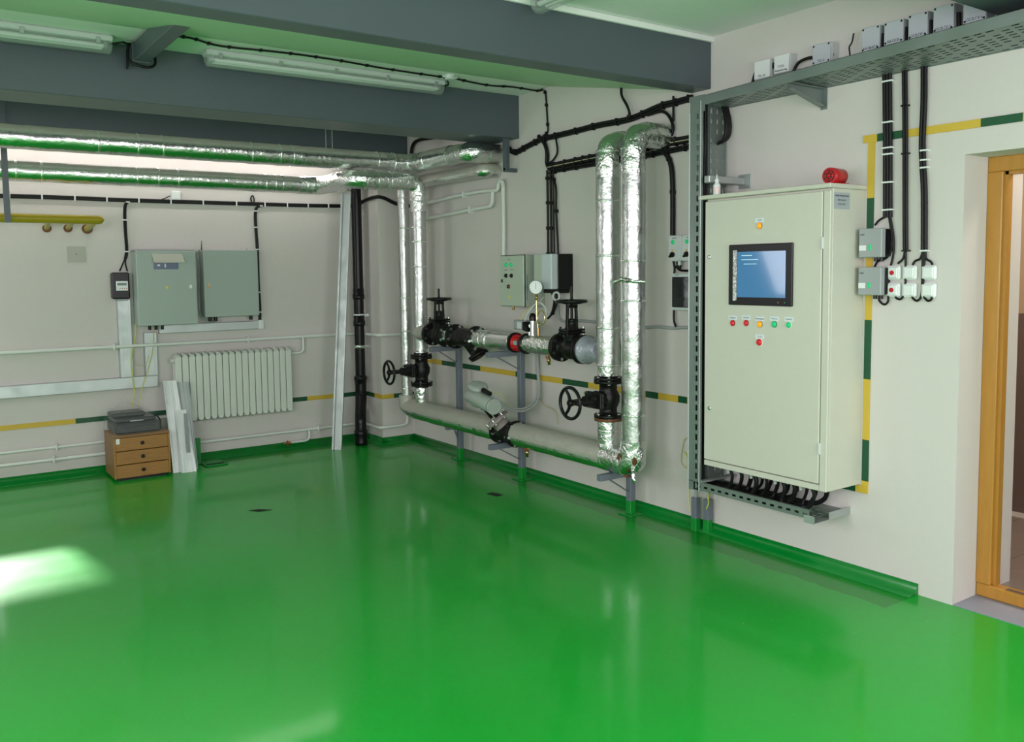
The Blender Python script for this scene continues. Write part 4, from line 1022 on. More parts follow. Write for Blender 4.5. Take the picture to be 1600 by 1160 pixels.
# switch pair box
X0 = -.08
o = thing('motor_switch_box', 'grey two-lamp switch box with black rotary knobs beside the vertical tray', 'switch box', (-.04, -3.93, 1.65))
ya, yb, z0, z1 = -3.812, -4.045, 1.650, 1.806
mk('box_body', MB().box(X0+.012, 0, yb, ya, z0, z1, .003), M_lgrey, o)
mid = -3.917
for a_, b2 in ((ya, mid), (mid, yb)):
    pl = mk('face_plate', MB().box(X0, X0+.011, b2+.001, a_-.001, z0, z1, .003), M_lgrey, o)
    yc = (a_+b2)/2
    mk('green_lamp', MB().lathe((X0, yc+.012, z1-.040), (-1, 0, 0), [(0, .014), (.003, .014), (.004, .010), (.009, .009), (.011, .004)], 16), M_lg, pl)
    mk('rotary_knob', MB().lathe((X0, yc+.014, z0+.040), (-1, 0, 0), [(0, .017), (.012, .016), (.013, .012)], 16).bar((X0-.013, yc+.030, z0+.024), (X0-.013, yc+.002, z0+.052), .012, .016, .002, up=(1, 0, 0)), M_black, pl)
    mk('yellow_mark', MB().box(X0-.0008, X0, yc+.012, yc+.024, z0+.058, z0+.070), M_sy, pl)
    for z in (z0+.008, z1-.008):
        for y in (a_-.01, b2+.01): mk('screw', MB().cyl((X0-.001, y, z), (X0+.002, y, z), .003, n=8), M_mgrey, pl)
    text('plate_text', 'НАСОС', .010, (X0-.0005, yc, z1-.016), 'R', M_ink, pl, .0003)
for yy in (-3.87, -3.99): mk('gland', MB().cyl((-.04, yy, z0), (-.04, yy, z0-.025), .012, n=10), M_lgrey, o)
o = thing('breaker_box', 'small breaker box with a dark smoked window under the two-lamp switch box', 'breaker box', (-.04, -3.95, 1.35))
ya, yb, z0, z1 = -3.843, -4.06, 1.348, 1.575
mk('box_body', MB().box(-.08, 0, yb, ya, z0, z1, .006), M_lgrey, o)
mk('smoked_window', MB().box(-.088, -.079, yb+.008, ya-.006, z0+.018, z1-.022, .004), M_glass_dark, o)
text('box_text', 'РУ-0,4', .010, (-.0812, ya-.045, z1-.010), 'R', M_ink, o, .0003)
for pts, l_ in (([(1052, 407), (1054, 420), (1053, 430)], 'black cable between the switch box and the breaker box'), ([(1058, 409), (1060, 420), (1066, 423), (1082, 423)], 'black cable bending right under the two-lamp switch box'),
                ([(1064, 414), (1061, 421), (1056, 416)], 'short black jumper cable under the two-lamp switch box'), ([(1053, 483), (1053, 500), (1056, 511)], 'thin black cable hanging below the breaker box')):
    tag(mk('jumper_cable', MB().tube(cat([PR(x, y, .03) for x, y in pts], 6), .007, 8), M_cable), l_, 'cable')
tag(mk('wall_conduit', MB().tube(cat([PR(x, y, .014) for x, y in ((1006, 512), (1030, 511), (1050, 513), (1066, 512), (1085, 512))], 6), .010, 10), M_hose), 'grey flexible conduit on the right wall below the breaker box', 'conduit')
tag(mk('wall_conduit', MB().tube(cat([PR(x, y, .014) for x, y in ((866, 460), (871, 480), (874, 498), (884, 503), (900, 501), (926, 503), (940, 504))], 6), .010, 10), M_hose), 'grey flexible conduit curving down right of the motor drive', 'conduit')
for i, pts in enumerate(([(861, 455), (866, 470), (862, 490), (856, 498)], [(868, 452), (870, 470), (864, 492)])):
    tag(mk('drive_cable', MB().tube(cat([PR(x, y, .05) for x, y in pts], 6), .008, 8), M_cable), ('left black cable hanging below the motor drive', 'right black cable hanging below the motor drive')[i], 'cable')

# ================================================================== CABLE RUNS ON THE RIGHT WALL
def run(label, pts, r=.012, off=.016, n=1, clips=0, light=False, sp=.012, name='cable_run'):
    P_ = cat([PR(x, y, off) for x, y in pts], 5); o = thing(name, label, 'cables', P_[0])
    for k_ in range(n):
        q = [p+Vector((-.004*(k_ % 2), 0, sp*(k_-(n-1)/2))) for p in P_]
        mk('cable', MB().tube(q, r, 8), M_cable, o)
    if light:
        q = [p+Vector((-r*1.2, 0, -sp*.2)) for p in P_]; mk('earth_wire', MB().tube(q, .003, 6), MATS['beige_wire'], o)
    if clips:
        step = max(1, len(P_)//clips)
        for i in range(step//2, len(P_), step):
            c = P_[i]; mk('clip', MB().box(c.x-r-.007, 0, c.y-.005, c.y+.005, c.z-sp*n/2-.006, c.z+sp*n/2+.006, .001), M_cable, o)
    return o
run('upper black cable bundle sloping along the right wall behind the tall risers', [(786, 214), (794, 232), (806, 238), (822, 230), (846, 218), (862, 214), (900, 205), (935, 196), (985, 186), (1030, 167), (1056, 160), (1082, 153)], r=.012, n=2, clips=14, light=False, sp=.018)
run('double black cable bundle running level along the right wall to the vertical tray', [(857, 261), (900, 252), (930, 246), (985, 236), (1020, 228), (1084, 216)], r=.013, n=2, clips=10, light=True, sp=.022)
run('lower black cable bundle just under the double bundle on the right wall', [(860, 268), (900, 261), (985, 247), (1020, 241), (1084, 228)], r=.010, n=2, clips=8, sp=.016)
run('thick black cables bending down between the two wall bundles', [(842, 214), (850, 222), (855, 238), (855, 256), (858, 262)], r=.014, n=2, sp=.012, off=.02)
run('thin black cable bowing between the upper and double bundles', [(868, 214), (871, 236), (866, 248), (858, 256)], r=.007, off=.02)
run('ceiling cable dropping thinly down the right wall to the upper bundle', [(851, 141), (853, 152), (855, 185), (856, 205), (850, 211)], r=.0065, off=.012, clips=4)
for px0, l_ in ((856, 'leftmost black cable dropping to the motor drive'), (861, 'second black cable dropping to the motor drive')):
    run(l_, [(px0-1, 266), (px0, 330), (px0+.5, 397)], r=.009, off=.03, clips=3)
run('rightmost black cable dropping past the motor drive', [(858, 270), (868, 290), (869, 330), (872, 397), (871, 450)], r=.0075, off=.02, clips=3)
run('pale grey pipe conduit dropping between the drive cables', [(864, 268), (865, 330), (866, 397)], r=.006, off=.02)
run('thick black cable curving down from the double bundle to the two-lamp switch box', [(1018, 226), (1030, 232), (1042, 243), (1049, 262), (1051, 300), (1051, 368)], r=.016, off=.024, clips=3)
run('black cable arching round the wall sleeve of the right tall riser', [(1012, 180), (1032, 174), (1044, 180), (1051, 195), (1050, 210), (1040, 218), (1030, 222)], r=.010, off=.03)
run('two black cables dropping from the sloping ceiling onto the tall risers', [(971, 136), (972, 150), (980, 165), (984, 178), (980, 186)], r=.008, off=.05, n=2, sp=.01)
run('thin black cable dropping from the near beam beside the vertical tray', [(1052, 150), (1052, 170), (1052, 190)], r=.007, off=.02)
run('black cable curving off the far beam beside the overhead pipe', [(690, 213), (672, 216), (652, 220), (644, 230), (642, 250)], r=.016, off=.03, n=1)

# ================================================================== WHITE HEATING PIPES
def wpipe(label, pts, r=.014, clamps=(), rad=.05, name='heating_pipe'):
    o = thing(name, label, 'pipe', pts[0]); mk('pipe_run', MB().tube(fillet(pts, rad, 6), r, 12), M_white, o)
    for c, w in clamps:
        c = Vector(c)
        if w == 'B': m_ = MB().box(c.x-.006, c.x+.006, c.y-r-.003, 0, c.z-r-.012, c.z+r+.012, .002)
        else: m_ = MB().box(c.x-r-.003, 0, c.y-.006, c.y+.006, c.z-r-.012, c.z+r+.012, .002)
        mk('clamp', m_, M_white, o)
    return o
o1, o2 = .04, .04
A = PB(0, 555, .05); Bq = PB(470, 524, .05)
zW = (A.z+Bq.z)/2
pe = PB(470, 548, .05)
W1 = [Vector((WX, -.05, zW)), Vector((PX-.05, -.05, zW)), Vector((PX-.05, PY-.05, zW)), Vector((-.001, PY-.05, zW))]
wpipe('upper white heating pipe along the back wall, bending round the corner pier', W1, .015, [(Vector((PB(387, 530, .05).x, -.05, zW)), 'B'), (Vector((PB(178, 540, .05).x, -.05, zW)), 'B')])
rz1 = .925; rz0 = .37
x1 = PB(474, 540, .05).x
wpipe('short white pipe elbow feeding the top right of the radiator', [Vector((x1, -.05, zW)), Vector((x1, -.05, .875)), Vector((-1.12, -.05, .875))], .012)
za_ = PB(80, 700, .045).z; zb2 = PB(80, 719, .05).z
xr = PB(256, 655, .045).x
wpipe('thin white heating pipe low on the back wall, upper of two', [Vector((WX, -.045, za_)), Vector((xr-.10, -.045, za_)), Vector((xr-.10, -.045, .405)), Vector((-2.0, -.045, .405))], .012, [(Vector((PB(88, 699, .045).x, -.045, za_)), 'B')])
wpipe('white heating pipe low on the back wall, lower of two, wrapping the pier', [Vector((WX, -.05, zb2)), Vector((PX-.05, -.05, zb2)), Vector((PX-.05, PY-.05, zb2)), Vector((-.10, PY-.05, zb2)), Vector((-.10, PY-.05, .36))], .014,
      [(Vector((PB(497, 665, .05).x, -.05, zb2)), 'B'), (Vector((PB(84, 718, .05).x, -.05, zb2)), 'B')])
x2 = PB(483, 676, .05).x; x3 = PB(447, 687, .05).x
o = wpipe('short white drain branch with a red tap under the radiator', [Vector((x2, -.05, zb2)), Vector((x2, -.06, zb2-.10)), Vector((x3+.03, -.06, zb2-.10))], .010)
mk('tap_body', MB().cyl((x3+.04, -.06, zb2-.10), (x3-.03, -.06, zb2-.10), .011, n=8), M_brass, o)
mk('tap_handle', MB().box(x3, x3+.012, -.075, -.07, zb2-.125, zb2-.075, .002), M_red, o)
# two pipes on the right wall, upper
pa = [PR(645, 323, .04), PR(714, 306, .04), PR(752, 299, .04), PR(766, 298, .04), PR(778, 297, .04), PR(779, 288, .04), PR(781, 283, .04), PR(785, 283, .04), PR(786, 292, .04)]
wpipe('upper white pipe on the right wall rising to a small arch', pa, .016, [(PR(725, 304, .04), 'R')], .03)
pb = [PR(645, 346, .04), PR(735, 328, .04), PR(769, 322, .04), PR(770, 300, .04)]
wpipe('lower white pipe on the right wall with an elbow turning up', pb, .016, [(PR(735, 328, .04), 'R')], .05)
wpipe('vertical white pipe dropping from the arch behind the control box', [PR(786, 285, .03), PR(787, 340, .03), PR(787, 400, .03)], .016)
wpipe('vertical white pipe close to the pier foot behind the soil pipe', [(-.43, -.06, .30), (-.43, -.06, .07)], .03)

# ================================================================== RADIATOR
rx0, rx1 = -2.125, -1.112
o = thing('radiator', 'white sectional radiator hung on the back wall', 'radiator', ((rx0+rx1)/2, -.06, rz0))
NS = 18; w = (rx1-rx0)/NS
def section():
    m_ = MB(); x = rx0+w/2
    m_.box(x-w*.46, x+w*.46, -.128, -.112, rz0+.012, rz1-.012, .005)
    m_.box(x-w*.16, x+w*.16, -.112, -.035, rz0+.02, rz1-.02, .003)
    m_.box(x-w*.46, x+w*.46, -.040, -.032, rz0+.012, rz1-.012, .003)
    m_.lathe((x-w/2, -.075, rz1-.045), (1, 0, 0), [(0, .024), (w, .024)], 14); m_.lathe((x-w/2, -.075, rz0+.045), (1, 0, 0), [(0, .024), (w, .024)], 14)
    m_.tube([(x, -.126, rz1-.015), (x, -.09, rz1-.002), (x, -.04, rz1-.015)], [w*.38, w*.42, w*.38], 10)
    m_.tube([(x, -.126, rz0+.015), (x, -.09, rz0+.002), (x, -.04, rz0+.015)], [w*.38, w*.42, w*.38], 10)
    return m_
s0 = mk('radiator_section', section(), M_rad, o)
for i in range(1, NS):
    c = s0.copy(); COL.objects.link(c); c.parent = o; c.location = (i*w, 0, 0)
mk('end_plug', MB().cyl((rx0-.025, -.075, rz1-.045), (rx0+.01, -.075, rz1-.045), .02, n=12), M_rad, o)
for x in (rx0+.3, rx1-.3): mk('wall_hook', MB().box(x-.006, x+.006, -.035, 0, rz1-.08, rz1-.05), M_rad, o)

# ================================================================== BACK WALL BOXES
def wallbox(label, x0, x1, z0, z1, d, m_, side):
    o = thing('electrical_box', label, 'electrical box', ((x0+x1)/2, -d/2, z0))
    mk('box_body', MB().box(x0, x1, -d+.018, 0, z0+.004, z1-.004, .003), m_, o)
    dd = mk('box_door', MB().box(x0-.004, x1+.002, -d, -d+.016, z0, z1, .004), m_, o)
    return o, dd
o, dd = wallbox('left grey-green electrical box with an opened meter flap on the back wall', -2.408, -1.945, 1.190, 1.797, .20, M_boxg, 0)
xa, xb_ = PB(240, 416, .2).x, PB(279, 418, .2).x; zq1, zq0 = PB(258, 411, .2).z, PB(258, 421, .2).z
wn = mk('meter_window', MB().box(xa, xb_, -.2015, -.2, zq0, zq1), mat('meter_window_blue', (.09, .12, .22), .15), dd)
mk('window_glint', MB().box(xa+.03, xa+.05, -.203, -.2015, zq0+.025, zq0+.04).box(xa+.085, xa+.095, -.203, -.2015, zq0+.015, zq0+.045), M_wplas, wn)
fxa, fxb = PB(236, 398, .2).x, PB(287, 398, .2).x; ft = PB(258, 397, .2).z
mk('flap', MB().poly([(fxa, -.2, ft), (fxb-.015, -.2, ft), (fxb, -.235, zq1+.0), (fxa+.015, -.235, zq1+.0)], (0, -.004, .002)), mat('flap_beige', (.50, .50, .44), .4), dd)
c = PB(261, 449, .2); mk('warning_triangle', MB().poly([c+Vector((-.013, 0, -.01)), c+Vector((.013, 0, -.01)), c+Vector((0, 0, .014))], (0, -.001, 0)), MATS['warning_yellow'], dd)
c = PB(298, 448, .2); mk('key_plate', MB().box(c.x-.011, c.x+.011, c.y-.003, c.y, c.z-.014, c.z+.014, .001), M_wplas, dd)
mk('top_trim', MB().box(-2.41, -1.95, -.19, -.02, 1.797, 1.806), M_mgrey, o)
for dx in (.10, .15, .20): mk('gland', MB().cyl((-2.408+dx, -.1, 1.194), (-2.408+dx, -.1, 1.15), .012, n=8), M_iron, o)
o, dd = wallbox('right grey-green electrical box beside the radiator pipe on the back wall', -1.866, -1.404, 1.239, 1.808, .15, M_boxg, 0)
c = PB(326, 447, .15); mk('lock', MB().box(c.x-.006, c.x+.006, c.y-.008, c.y, c.z-.02, c.z+.02, .002), M_brass, dd)
for px in (328, 337, 392): 
    c = PB(px, 497, .08); mk('gland', MB().cyl((c.x, -.08, 1.244), (c.x, -.08, 1.20), .016, n=8), M_black, o)
for dx in (.03, .42): mk('lug', MB().cyl((-1.866+dx, -.004, 1.82), (-1.866+dx, -.0, 1.82), .006, n=8), M_mgrey, o)
tag(mk('box_cable', MB().tube(cat([PB(312, 391, .06), PB(307, 400, .05), PB(311, 420, .05), PB(311, 470, .05), PB(314, 493, .06), PB(326, 503, .08), PB(338, 503, .08)], 6), .006, 8), M_mgrey), 'thin grey cable drooping between the two grey-green boxes', 'cable')
tag(mk('antenna', MB().tube([PB(315, 391, .03), PB(315, 376, .03)], [.005, .002], 8), M_black), 'small black rod aerial above the right grey-green box', 'aerial')
# electricity meter
o = thing('electricity_meter', 'small black electricity meter left of the grey-green boxes', 'meter', (-2.508, -.035, 1.411))
mk('meter_case', MB().box(-2.574, -2.440, -.07, 0, 1.411, 1.626, .010), M_black, o)
fp = mk('face_plate', MB().box(-2.545, -2.455, -.0725, -.07, 1.478, 1.555, .004), M_wplas, o)
mk('lcd', MB().box(-2.535, -2.465, -.0735, -.0725, 1.520, 1.540), mat('lcd_grey', (.12, .17, .17), .3), fp)
for i in range(4): mk('led', MB().box(-2.52+i*.017, -2.512+i*.017, -.0735, -.0725, 1.492, 1.499), M_red if i else M_mgrey, fp)
mk('terminal_screws', MB().box(-2.54, -2.455, -.05, -.01, 1.395, 1.411), M_mgrey, o)
# steel ducts on the back wall
def duct(label, x0, x1, z0, z1, d=.045):
    o = thing('steel_duct', label, 'cable duct', ((x0+x1)/2, -d/2, z0))
    mk('duct_trough', MB().box(x0, x1, -d+.006, 0, z0, z1, .002), M_galv, o)
    if x1-x0 > z1-z0: mk('duct_cover', MB().box(x0, x1, -d, -d+.005, z0+.004, z1-.004, .002).box(x0, x1, -d-.003, -d, z0+.018, z0+.024).box(x0, x1, -d-.003, -d, z1-.024, z1-.018), M_galv_new, o)
    else: mk('duct_cover', MB().box(x0+.004, x1-.004, -d, -d+.005, z0, z1, .002).box(x0+.022, x0+.028, -d-.003, -d, z0, z1).box(x1-.028, x1-.022, -d-.003, -d, z0, z1), M_galv_new, o)
    return o
zH0 = (PB(0, 625, .045).z+PB(247, 604, .045).z)/2; zH1 = (PB(0, 604, .045).z+PB(247, 587, .045).z)/2
xH = PB(247, 595, .045).x
duct('long horizontal galvanised duct low on the back wall at left', WX, xH, zH0, zH1)
duct('vertical galvanised duct below the small black electricity meter', PB(186, 530, .045).x, PB(207, 530, .045).x, zH1, 1.405)
duct('vertical galvanised duct below the left grey-green box', PB(226, 540, .045).x, PB(246, 540, .045).x, zH1, 1.125)
z2a = PB(330, 518, .045).z; z2b = PB(330, 504.5, .045).z
xe = PB(404, 508, .045).x
duct('short horizontal galvanised duct under the two grey-green boxes', -2.22, xe, z2a, z2b)
tag(mk('end_cap', MB().box(xe, xe+.05, -.05, 0, z2a-.002, z2b+.006, .006), M_wplas), 'white plastic cap at the right end of the short duct', 'end cap')
# wires dangling behind to the printer
tag(mk('earth_wire', MB().tube(cat([PB(212, 500, .06), PB(211, 530, .05), PB(205, 560, .055), PB(208, 590, .06), PB(210, 612, .06), PB(206, 636, .10)], 6), .004, 6), M_yg), 'thin yellow-green wire hanging in front of the galvanised ducts', 'wire')
tag(mk('earth_wire', MB().tube(cat([PB(206, 545, .05), PB(209, 566, .05), PB(220, 572, .05), PB(230, 566, .05), PB(232, 556, .06)], 6), .003, 6), MATS['beige_wire']), 'thin looping pale wire between the two vertical ducts', 'wire')
tag(mk('earth_wire', MB().tube(cat([PB(240, 500, .06), PB(240, 540, .06), PB(234, 570, .06), PB(222, 610, .07), PB(216, 640, .10)], 6), .003, 6), M_yg), 'thin wire slanting from the left box down to the wrapped printer', 'wire')
# cable line on back wall
def brun(label, pts, r, off=.014, n=1, sp=.014, clips=0, vertical=False):
    P_ = cat([PB(x, y, off) if not isinstance(x, Vector) else x for x, y in pts], 6); o = thing('cable_run', label, 'cables', P_[0])
    for k_ in range(n):
        dv = Vector((sp*(k_-(n-1)/2), 0, 0)) if vertical else Vector((0, 0, sp*(k_-(n-1)/2)))
        mk('cable', MB().tube([p+dv for p in P_], r, 8), M_cable, o)
    if clips:
        st = max(1, len(P_)//clips)
        for i in range(st//2, len(P_), st):
            c = P_[i]
            if vertical: m_ = MB().box(c.x-sp*n/2-.004, c.x+sp*n/2+.004, c.y-r-.004, 0, c.z-.005, c.z+.005, .001)
            else: m_ = MB().box(c.x-.005, c.x+.005, c.y-r-.004, 0, c.z-sp*n/2-.007, c.z+sp*n/2+.007, .001)
            mk('clip', m_, M_wplas, o)
brun('long black clipped cable line across the back wall above the boxes', [(-60, 304), (0, 306), (100, 309), (200, 313), (300, 316), (400, 319), (470, 321), (530, 322), (560, 322)], .010, n=2, clips=16)
brun('black cable pair dropping from the cable line to the electricity meter', [(210, 314), (198, 317), (195, 330), (196, 360), (198, 390), (196, 405)], .007, n=2, sp=.012, vertical=True, clips=3)
brun('left black tail entering the electricity meter', [(197, 400), (193, 410), (187, 424)], .006)
brun('right black tail entering the electricity meter', [(197, 400), (196, 412), (199, 424)], .006)
brun('black cable dropping from the cable line past the right grey-green box', [(415, 321), (402, 324), (399, 335), (400, 360), (402, 390), (404, 450), (406, 480), (406, 502)], .009, n=2, sp=.010, vertical=True, clips=6)
brun('small black cable loop above the cable line', [(394, 318), (392, 310), (395, 306), (397, 312), (396, 320)], .006)
brun('thin black lead from the cable line to the small white junction box', [(246, 314), (258, 310), (266, 306)], .004)
o = PB(268, 298, .03); q = PB(283, 313, .03)
jbk = thing('junction_box', 'small white junction box on the back wall just above the cable line', 'junction box', (o.x, -.015, q.z))
mk('box_body', MB().box(o.x, q.x, -.022, 0, q.z, o.z, .003), M_wplas, jbk); mk('box_lid', MB().box(o.x+.004, q.x-.004, -.030, -.0215, q.z+.004, o.z-.004, .003), M_wplas, jbk)
o = PB(104, 385, .006); q = PB(134, 410, .006)
pp_ = thing('blank_plate', 'faint pale square cover plate on the back wall below the yellow pipe', 'cover plate', ((o.x+q.x)/2, -.003, q.z))
mk('plate', MB().box(o.x, q.x, -.006, 0, q.z, o.z, .002), mat('pale_plate', (.46, .45, .40), .6), pp_); mk('centre_screw', MB().cyl(((o.x+q.x)/2, -.006, (o.z+q.z)/2), ((o.x+q.x)/2, -.009, (o.z+q.z)/2), .008, n=12), mat('plate_screw', (.30, .33, .28), .6), pp_)
# pier cable hump
tag(mk('pier_cable', MB().tube(cat([(-.44, -.02, 2.235), (-.36, -.02, 2.255), (PX-.012, -.06, 2.27), (PX-.018, -.20, 2.285), (PX-.018, PY-.01, 2.292), (-.28, PY-.018, 2.285), (-.18, PY-.018, 2.245), (-.10, PY-.018, 2.225), (0, PY-.018, 2.22)], 6), .017, 10), M_cable), 'thick black cable humping over the face of the corner pier', 'cable')

# ================================================================== BLACK SOIL PIPE
sx_, sy_ = -.440, -.125
o = thing('soil_pipe', 'black plastic drain pipe standing in the corner left of the pier', 'pipe', (sx_, sy_, 0))
mk('pipe_riser', MB().lathe((sx_, sy_, .62), (0, 0, 1), [(0, .047), (1.9, .047)], 24), M_black, o)
mk('pipe_socket', MB().lathe((sx_, sy_, .555), (0, 0, 1), [(0, .046), (.0, .056), (.035, .058), (.04, .062), (.062, .062), (.066, .056), (.08, .048)], 24), M_black, o)
off = [(sx_, sy_, .57), (sx_, sy_, .50), (sx_-.005, sy_-.01, .42), (sx_-.075, sy_-.14, .26), (sx_-.085, sy_-.16, .18), (sx_-.085, sy_-.16, .12)]
mk('double_bend', MB().tube(cat(off, 6), .053, 24), M_black, o)
ls = Vector((sx_-.085, sy_-.16, 0))
mk('lower_socket', MB().lathe(ls, (0, 0, 1), [(0, .050), (.0, .056), (.03, .058), (.04, .054), (.06, .058), (.08, .054), (.10, .062), (.135, .062), (.14, .054), (.17, .053)], 24), M_black, o)
for i, z in enumerate((1.20, .905)):
    cl = mk('pipe_clamp', MB().lathe((sx_, sy_, z-.014), (0, 0, 1), [(0, .047), (0, .0505), (.028, .0505), (.028, .047)], 24).box(sx_+.045, sx_+.10, sy_-.004, sy_+.004, z-.012, z+.012), M_wplas if i == 0 else M_bolt, o)
for z in (1.10, 1.35): mk('coupling', MB().lathe((sx_, sy_, z), (0, 0, 1), [(0, .047), (.0, .054), (.02, .056), (.05, .056), (.052, .051), (.10, .051), (.104, .047)], 24), M_black, o)
# leaning channel
top = Vector((-.615, -.30, 2.32)); bot = Vector((-.80, -.36, 0.0))
o = thing('steel_channel', 'tall galvanised steel channel leaning against the wall beside the soil pipe', 'steel profile', bot)
d_ = (top-bot).normalized(); xx = Vector((1, 0, 0)); xx = (xx-d_*xx.dot(d_)).normalized(); yy = d_.cross(xx)
def chan(p, q, w, h, t):
    m_ = MB(); d_ = (Vector(q)-Vector(p)); L_ = d_.length; d_ = d_.normalized(); xx = Vector((.82, -.57, 0)); xx = (xx-d_*xx.dot(d_)).normalized(); yy = d_.cross(xx)
    T = Matrix(((xx.x, yy.x, d_.x, p[0]), (xx.y, yy.y, d_.y, p[1]), (xx.z, yy.z, d_.z, p[2]), (0, 0, 0, 1)))
    s_ = 1 if yy.y < 0 else -1                      # flanges toward the room
    m_.box(-w/2, w/2, -t/2, t/2, 0, L_, 0, T)
    for sx in (-1, 1):
        m_.box(sx*w/2-t/2, sx*w/2+t/2, 0, s_*h, 0, L_, 0, T)
        m_.box(sx*(w/2-.007)-.007, sx*(w/2-.007)+.007, s_*h-t/2, s_*h+t/2, 0, L_, 0, T)
    return m_
mk('profile', chan(bot, top, .085, .03, .002), M_galv, o)

# ================================================================== YELLOW GAS PIPE
gy = -.36
p0 = PB(0, 341, .36); p1 = PB(156, 343, .36); gz_ = (p0.z+p1.z)/2
o = thing('gas_pipe', 'yellow gas pipe at the far left of the back wall', 'pipe', (p1.x, gy, gz_))
mk('pipe_run', MB().tube([(WX, gy, gz_), (p1.x-.01, gy, gz_), (p1.x+.015, gy, gz_), (p1.x+.028, gy, gz_)], [.034, .034, .027, .008], 20), M_yellow, o)
for i, (px, py) in enumerate(((73, 357), (106, 357), (136, 358))):
    e = PB(px, py, .0); s_ = Vector((PB(px+3+i*4, 345, .36).x, gy, gz_-.01)); r_ = .020 if i < 2 else .027
    st = mk('branch_stub', MB().tube([s_, e], r_, 14), M_yellow, o)
    mk('sleeve', MB().lathe(e, (0, -1, 0), [(0, r_+.012), (.02, r_+.012), (.02, r_)], 16), M_rust, st)
o = thing('pipe_hanger', 'dark flat hanger bar holding the yellow gas pipe at the left edge', 'hanger', (-3.33, -.46, gz_))
hx = PB(9, 290, .47).x
mk('hanger_bar', MB().box(hx-.020, hx+.020, -.476, -.468, gz_-.04, CZ, .001), M_beam, o)
mk('hanger_clamp', MB().lathe((hx, gy, gz_), (1, 0, 0), [(-.012, .035), (-.012, .038), (.012, .038), (.012, .035)], 20).box(hx-.012, hx+.012, -.470, -.395, gz_-.006, gz_+.006), M_bolt, o)

# ================================================================== CHEST, PRINTER, PROFILES
a, b_ = Vector((-2.688, -.457, 0)), Vector((-2.272, -.457, 0))
x0, x1, yf, yb2, zt = -2.69, -2.272, -.457, -.095, .358
zf = .02
o = thing('drawer_chest', 'small oak drawer chest with three drawers on the green floor', 'chest of drawers', ((x0+x1)/2, (yf+yb2)/2, 0))
mk('carcass', MB().box(x0, x0+.016, yf+.016, yb2, zf, zt-.018, .002).box(x1-.016, x1, yf+.016, yb2, zf, zt-.018, .002).box(x0+.016, x1-.016, yb2-.01, yb2, zf, zt-.018).box(x0+.016, x1-.016, yf+.016, yb2-.01, zf, zf+.016), M_woodd, o)
mk('chest_top', MB().box(x0-.002, x1+.002, yf+.004, yb2, zt-.018, zt, .002), M_woodd, o)
for i in range(3):
    h_ = (zt-.018-zf)/3; zz = zf+i*h_
    d1 = mk('drawer', MB().box(x0+.016, x1-.016, yf, yf+.016, zz+.003, zz+h_-.003, .002).box(x0+.03, x1-.03, yf+.016, yb2-.03, zz+.015, zz+h_-.02), M_wood, o)
    mk('knob', MB().lathe(((x0+x1)/2, yf, zz+h_*.52), (0, -1, 0), [(0, .007), (.008, .008), (.010, .014), (.018, .014), (.022, .008)], 16), M_black, d1)
for u in (x0, x1-.015): mk('face_edge', MB().box(u, u+.015, yf+.001, yf+.016, zf, zt-.018, .001), M_wood, o)
mk('sticker', MB().box(x0+.018, x0+.045, yf-.001, yf, zt-.065, zt-.022), M_wplas, o)
mk('plinth', MB().box(x0+.03, x1-.03, yf+.03, yb2-.02, 0, zf), M_black, o)
# printer in film
px0, px1 = x0+.025, x1-.045
o = thing('printer', 'dark desktop printer on the small oak chest, under clear plastic film', 'printer', ((px0+px1)/2, -.27, zt))
mk('printer_base', MB().box(px0, px1, yf+.05, yb2, zt, zt+.085, .015), M_printer, o)
mk('printer_lid', MB().box(px0+.004, px1-.03, yf+.09, yb2-.01, zt+.085, zt+.118, .012), mat('printer_lid_grey', (.035, .045, .046), .35), o)
mk('paper_cover', MB().box(px0+.0, px0+.25, yf+.15, yb2-.02, zt+.118, zt+.155, .012), MATS['printer_lid_grey'], o)
mk('paper_slot', MB().box(px0+.05, px1-.06, yf+.044, yf+.052, zt+.050, zt+.060), M_black, o)
mk('panel_strip', MB().box(px0+.12, px0+.22, yf+.083, yf+.09, zt+.092, zt+.098), M_lgrey, o)
random.seed(5)
fm = MB(); nu, nv = 26, 18
def fp_(u, v):
    X_ = px0-.035+(px1-px0+.05)*u; Y_ = yf+.012+(yb2+.01-yf)*v
    e = min(u, 1-u, v, 1.0)*9
    top_ = .165 if u < .72 else .128
    if v < .28: top_ = min(top_, .092+.10*v)
    z_ = zt+.004+top_*min(1, e**.8)*1.0 if e < 1 else zt+.004+top_
    nz_ = noise.noise(Vector((X_*22, Y_*22, 3)))
    return Vector((X_+.012*noise.noise(Vector((X_*30, Y_*30, 9))), Y_+.010*nz_-.012*(1-min(1, e)), max(zt+.002, z_+.012*nz_)))
vs = [fp_(i/nu, j/nv) for i in range(nu+1) for j in range(nv+1)]
fs = [(i*(nv+1)+j, (i+1)*(nv+1)+j, (i+1)*(nv+1)+j+1, i*(nv+1)+j+1) for i in range(nu) for j in range(nv)]
fm.add(vs, fs, True)
tag(mk('plastic_film', fm, M_film), 'crinkled clear plastic film draped over the dark printer', 'plastic film')
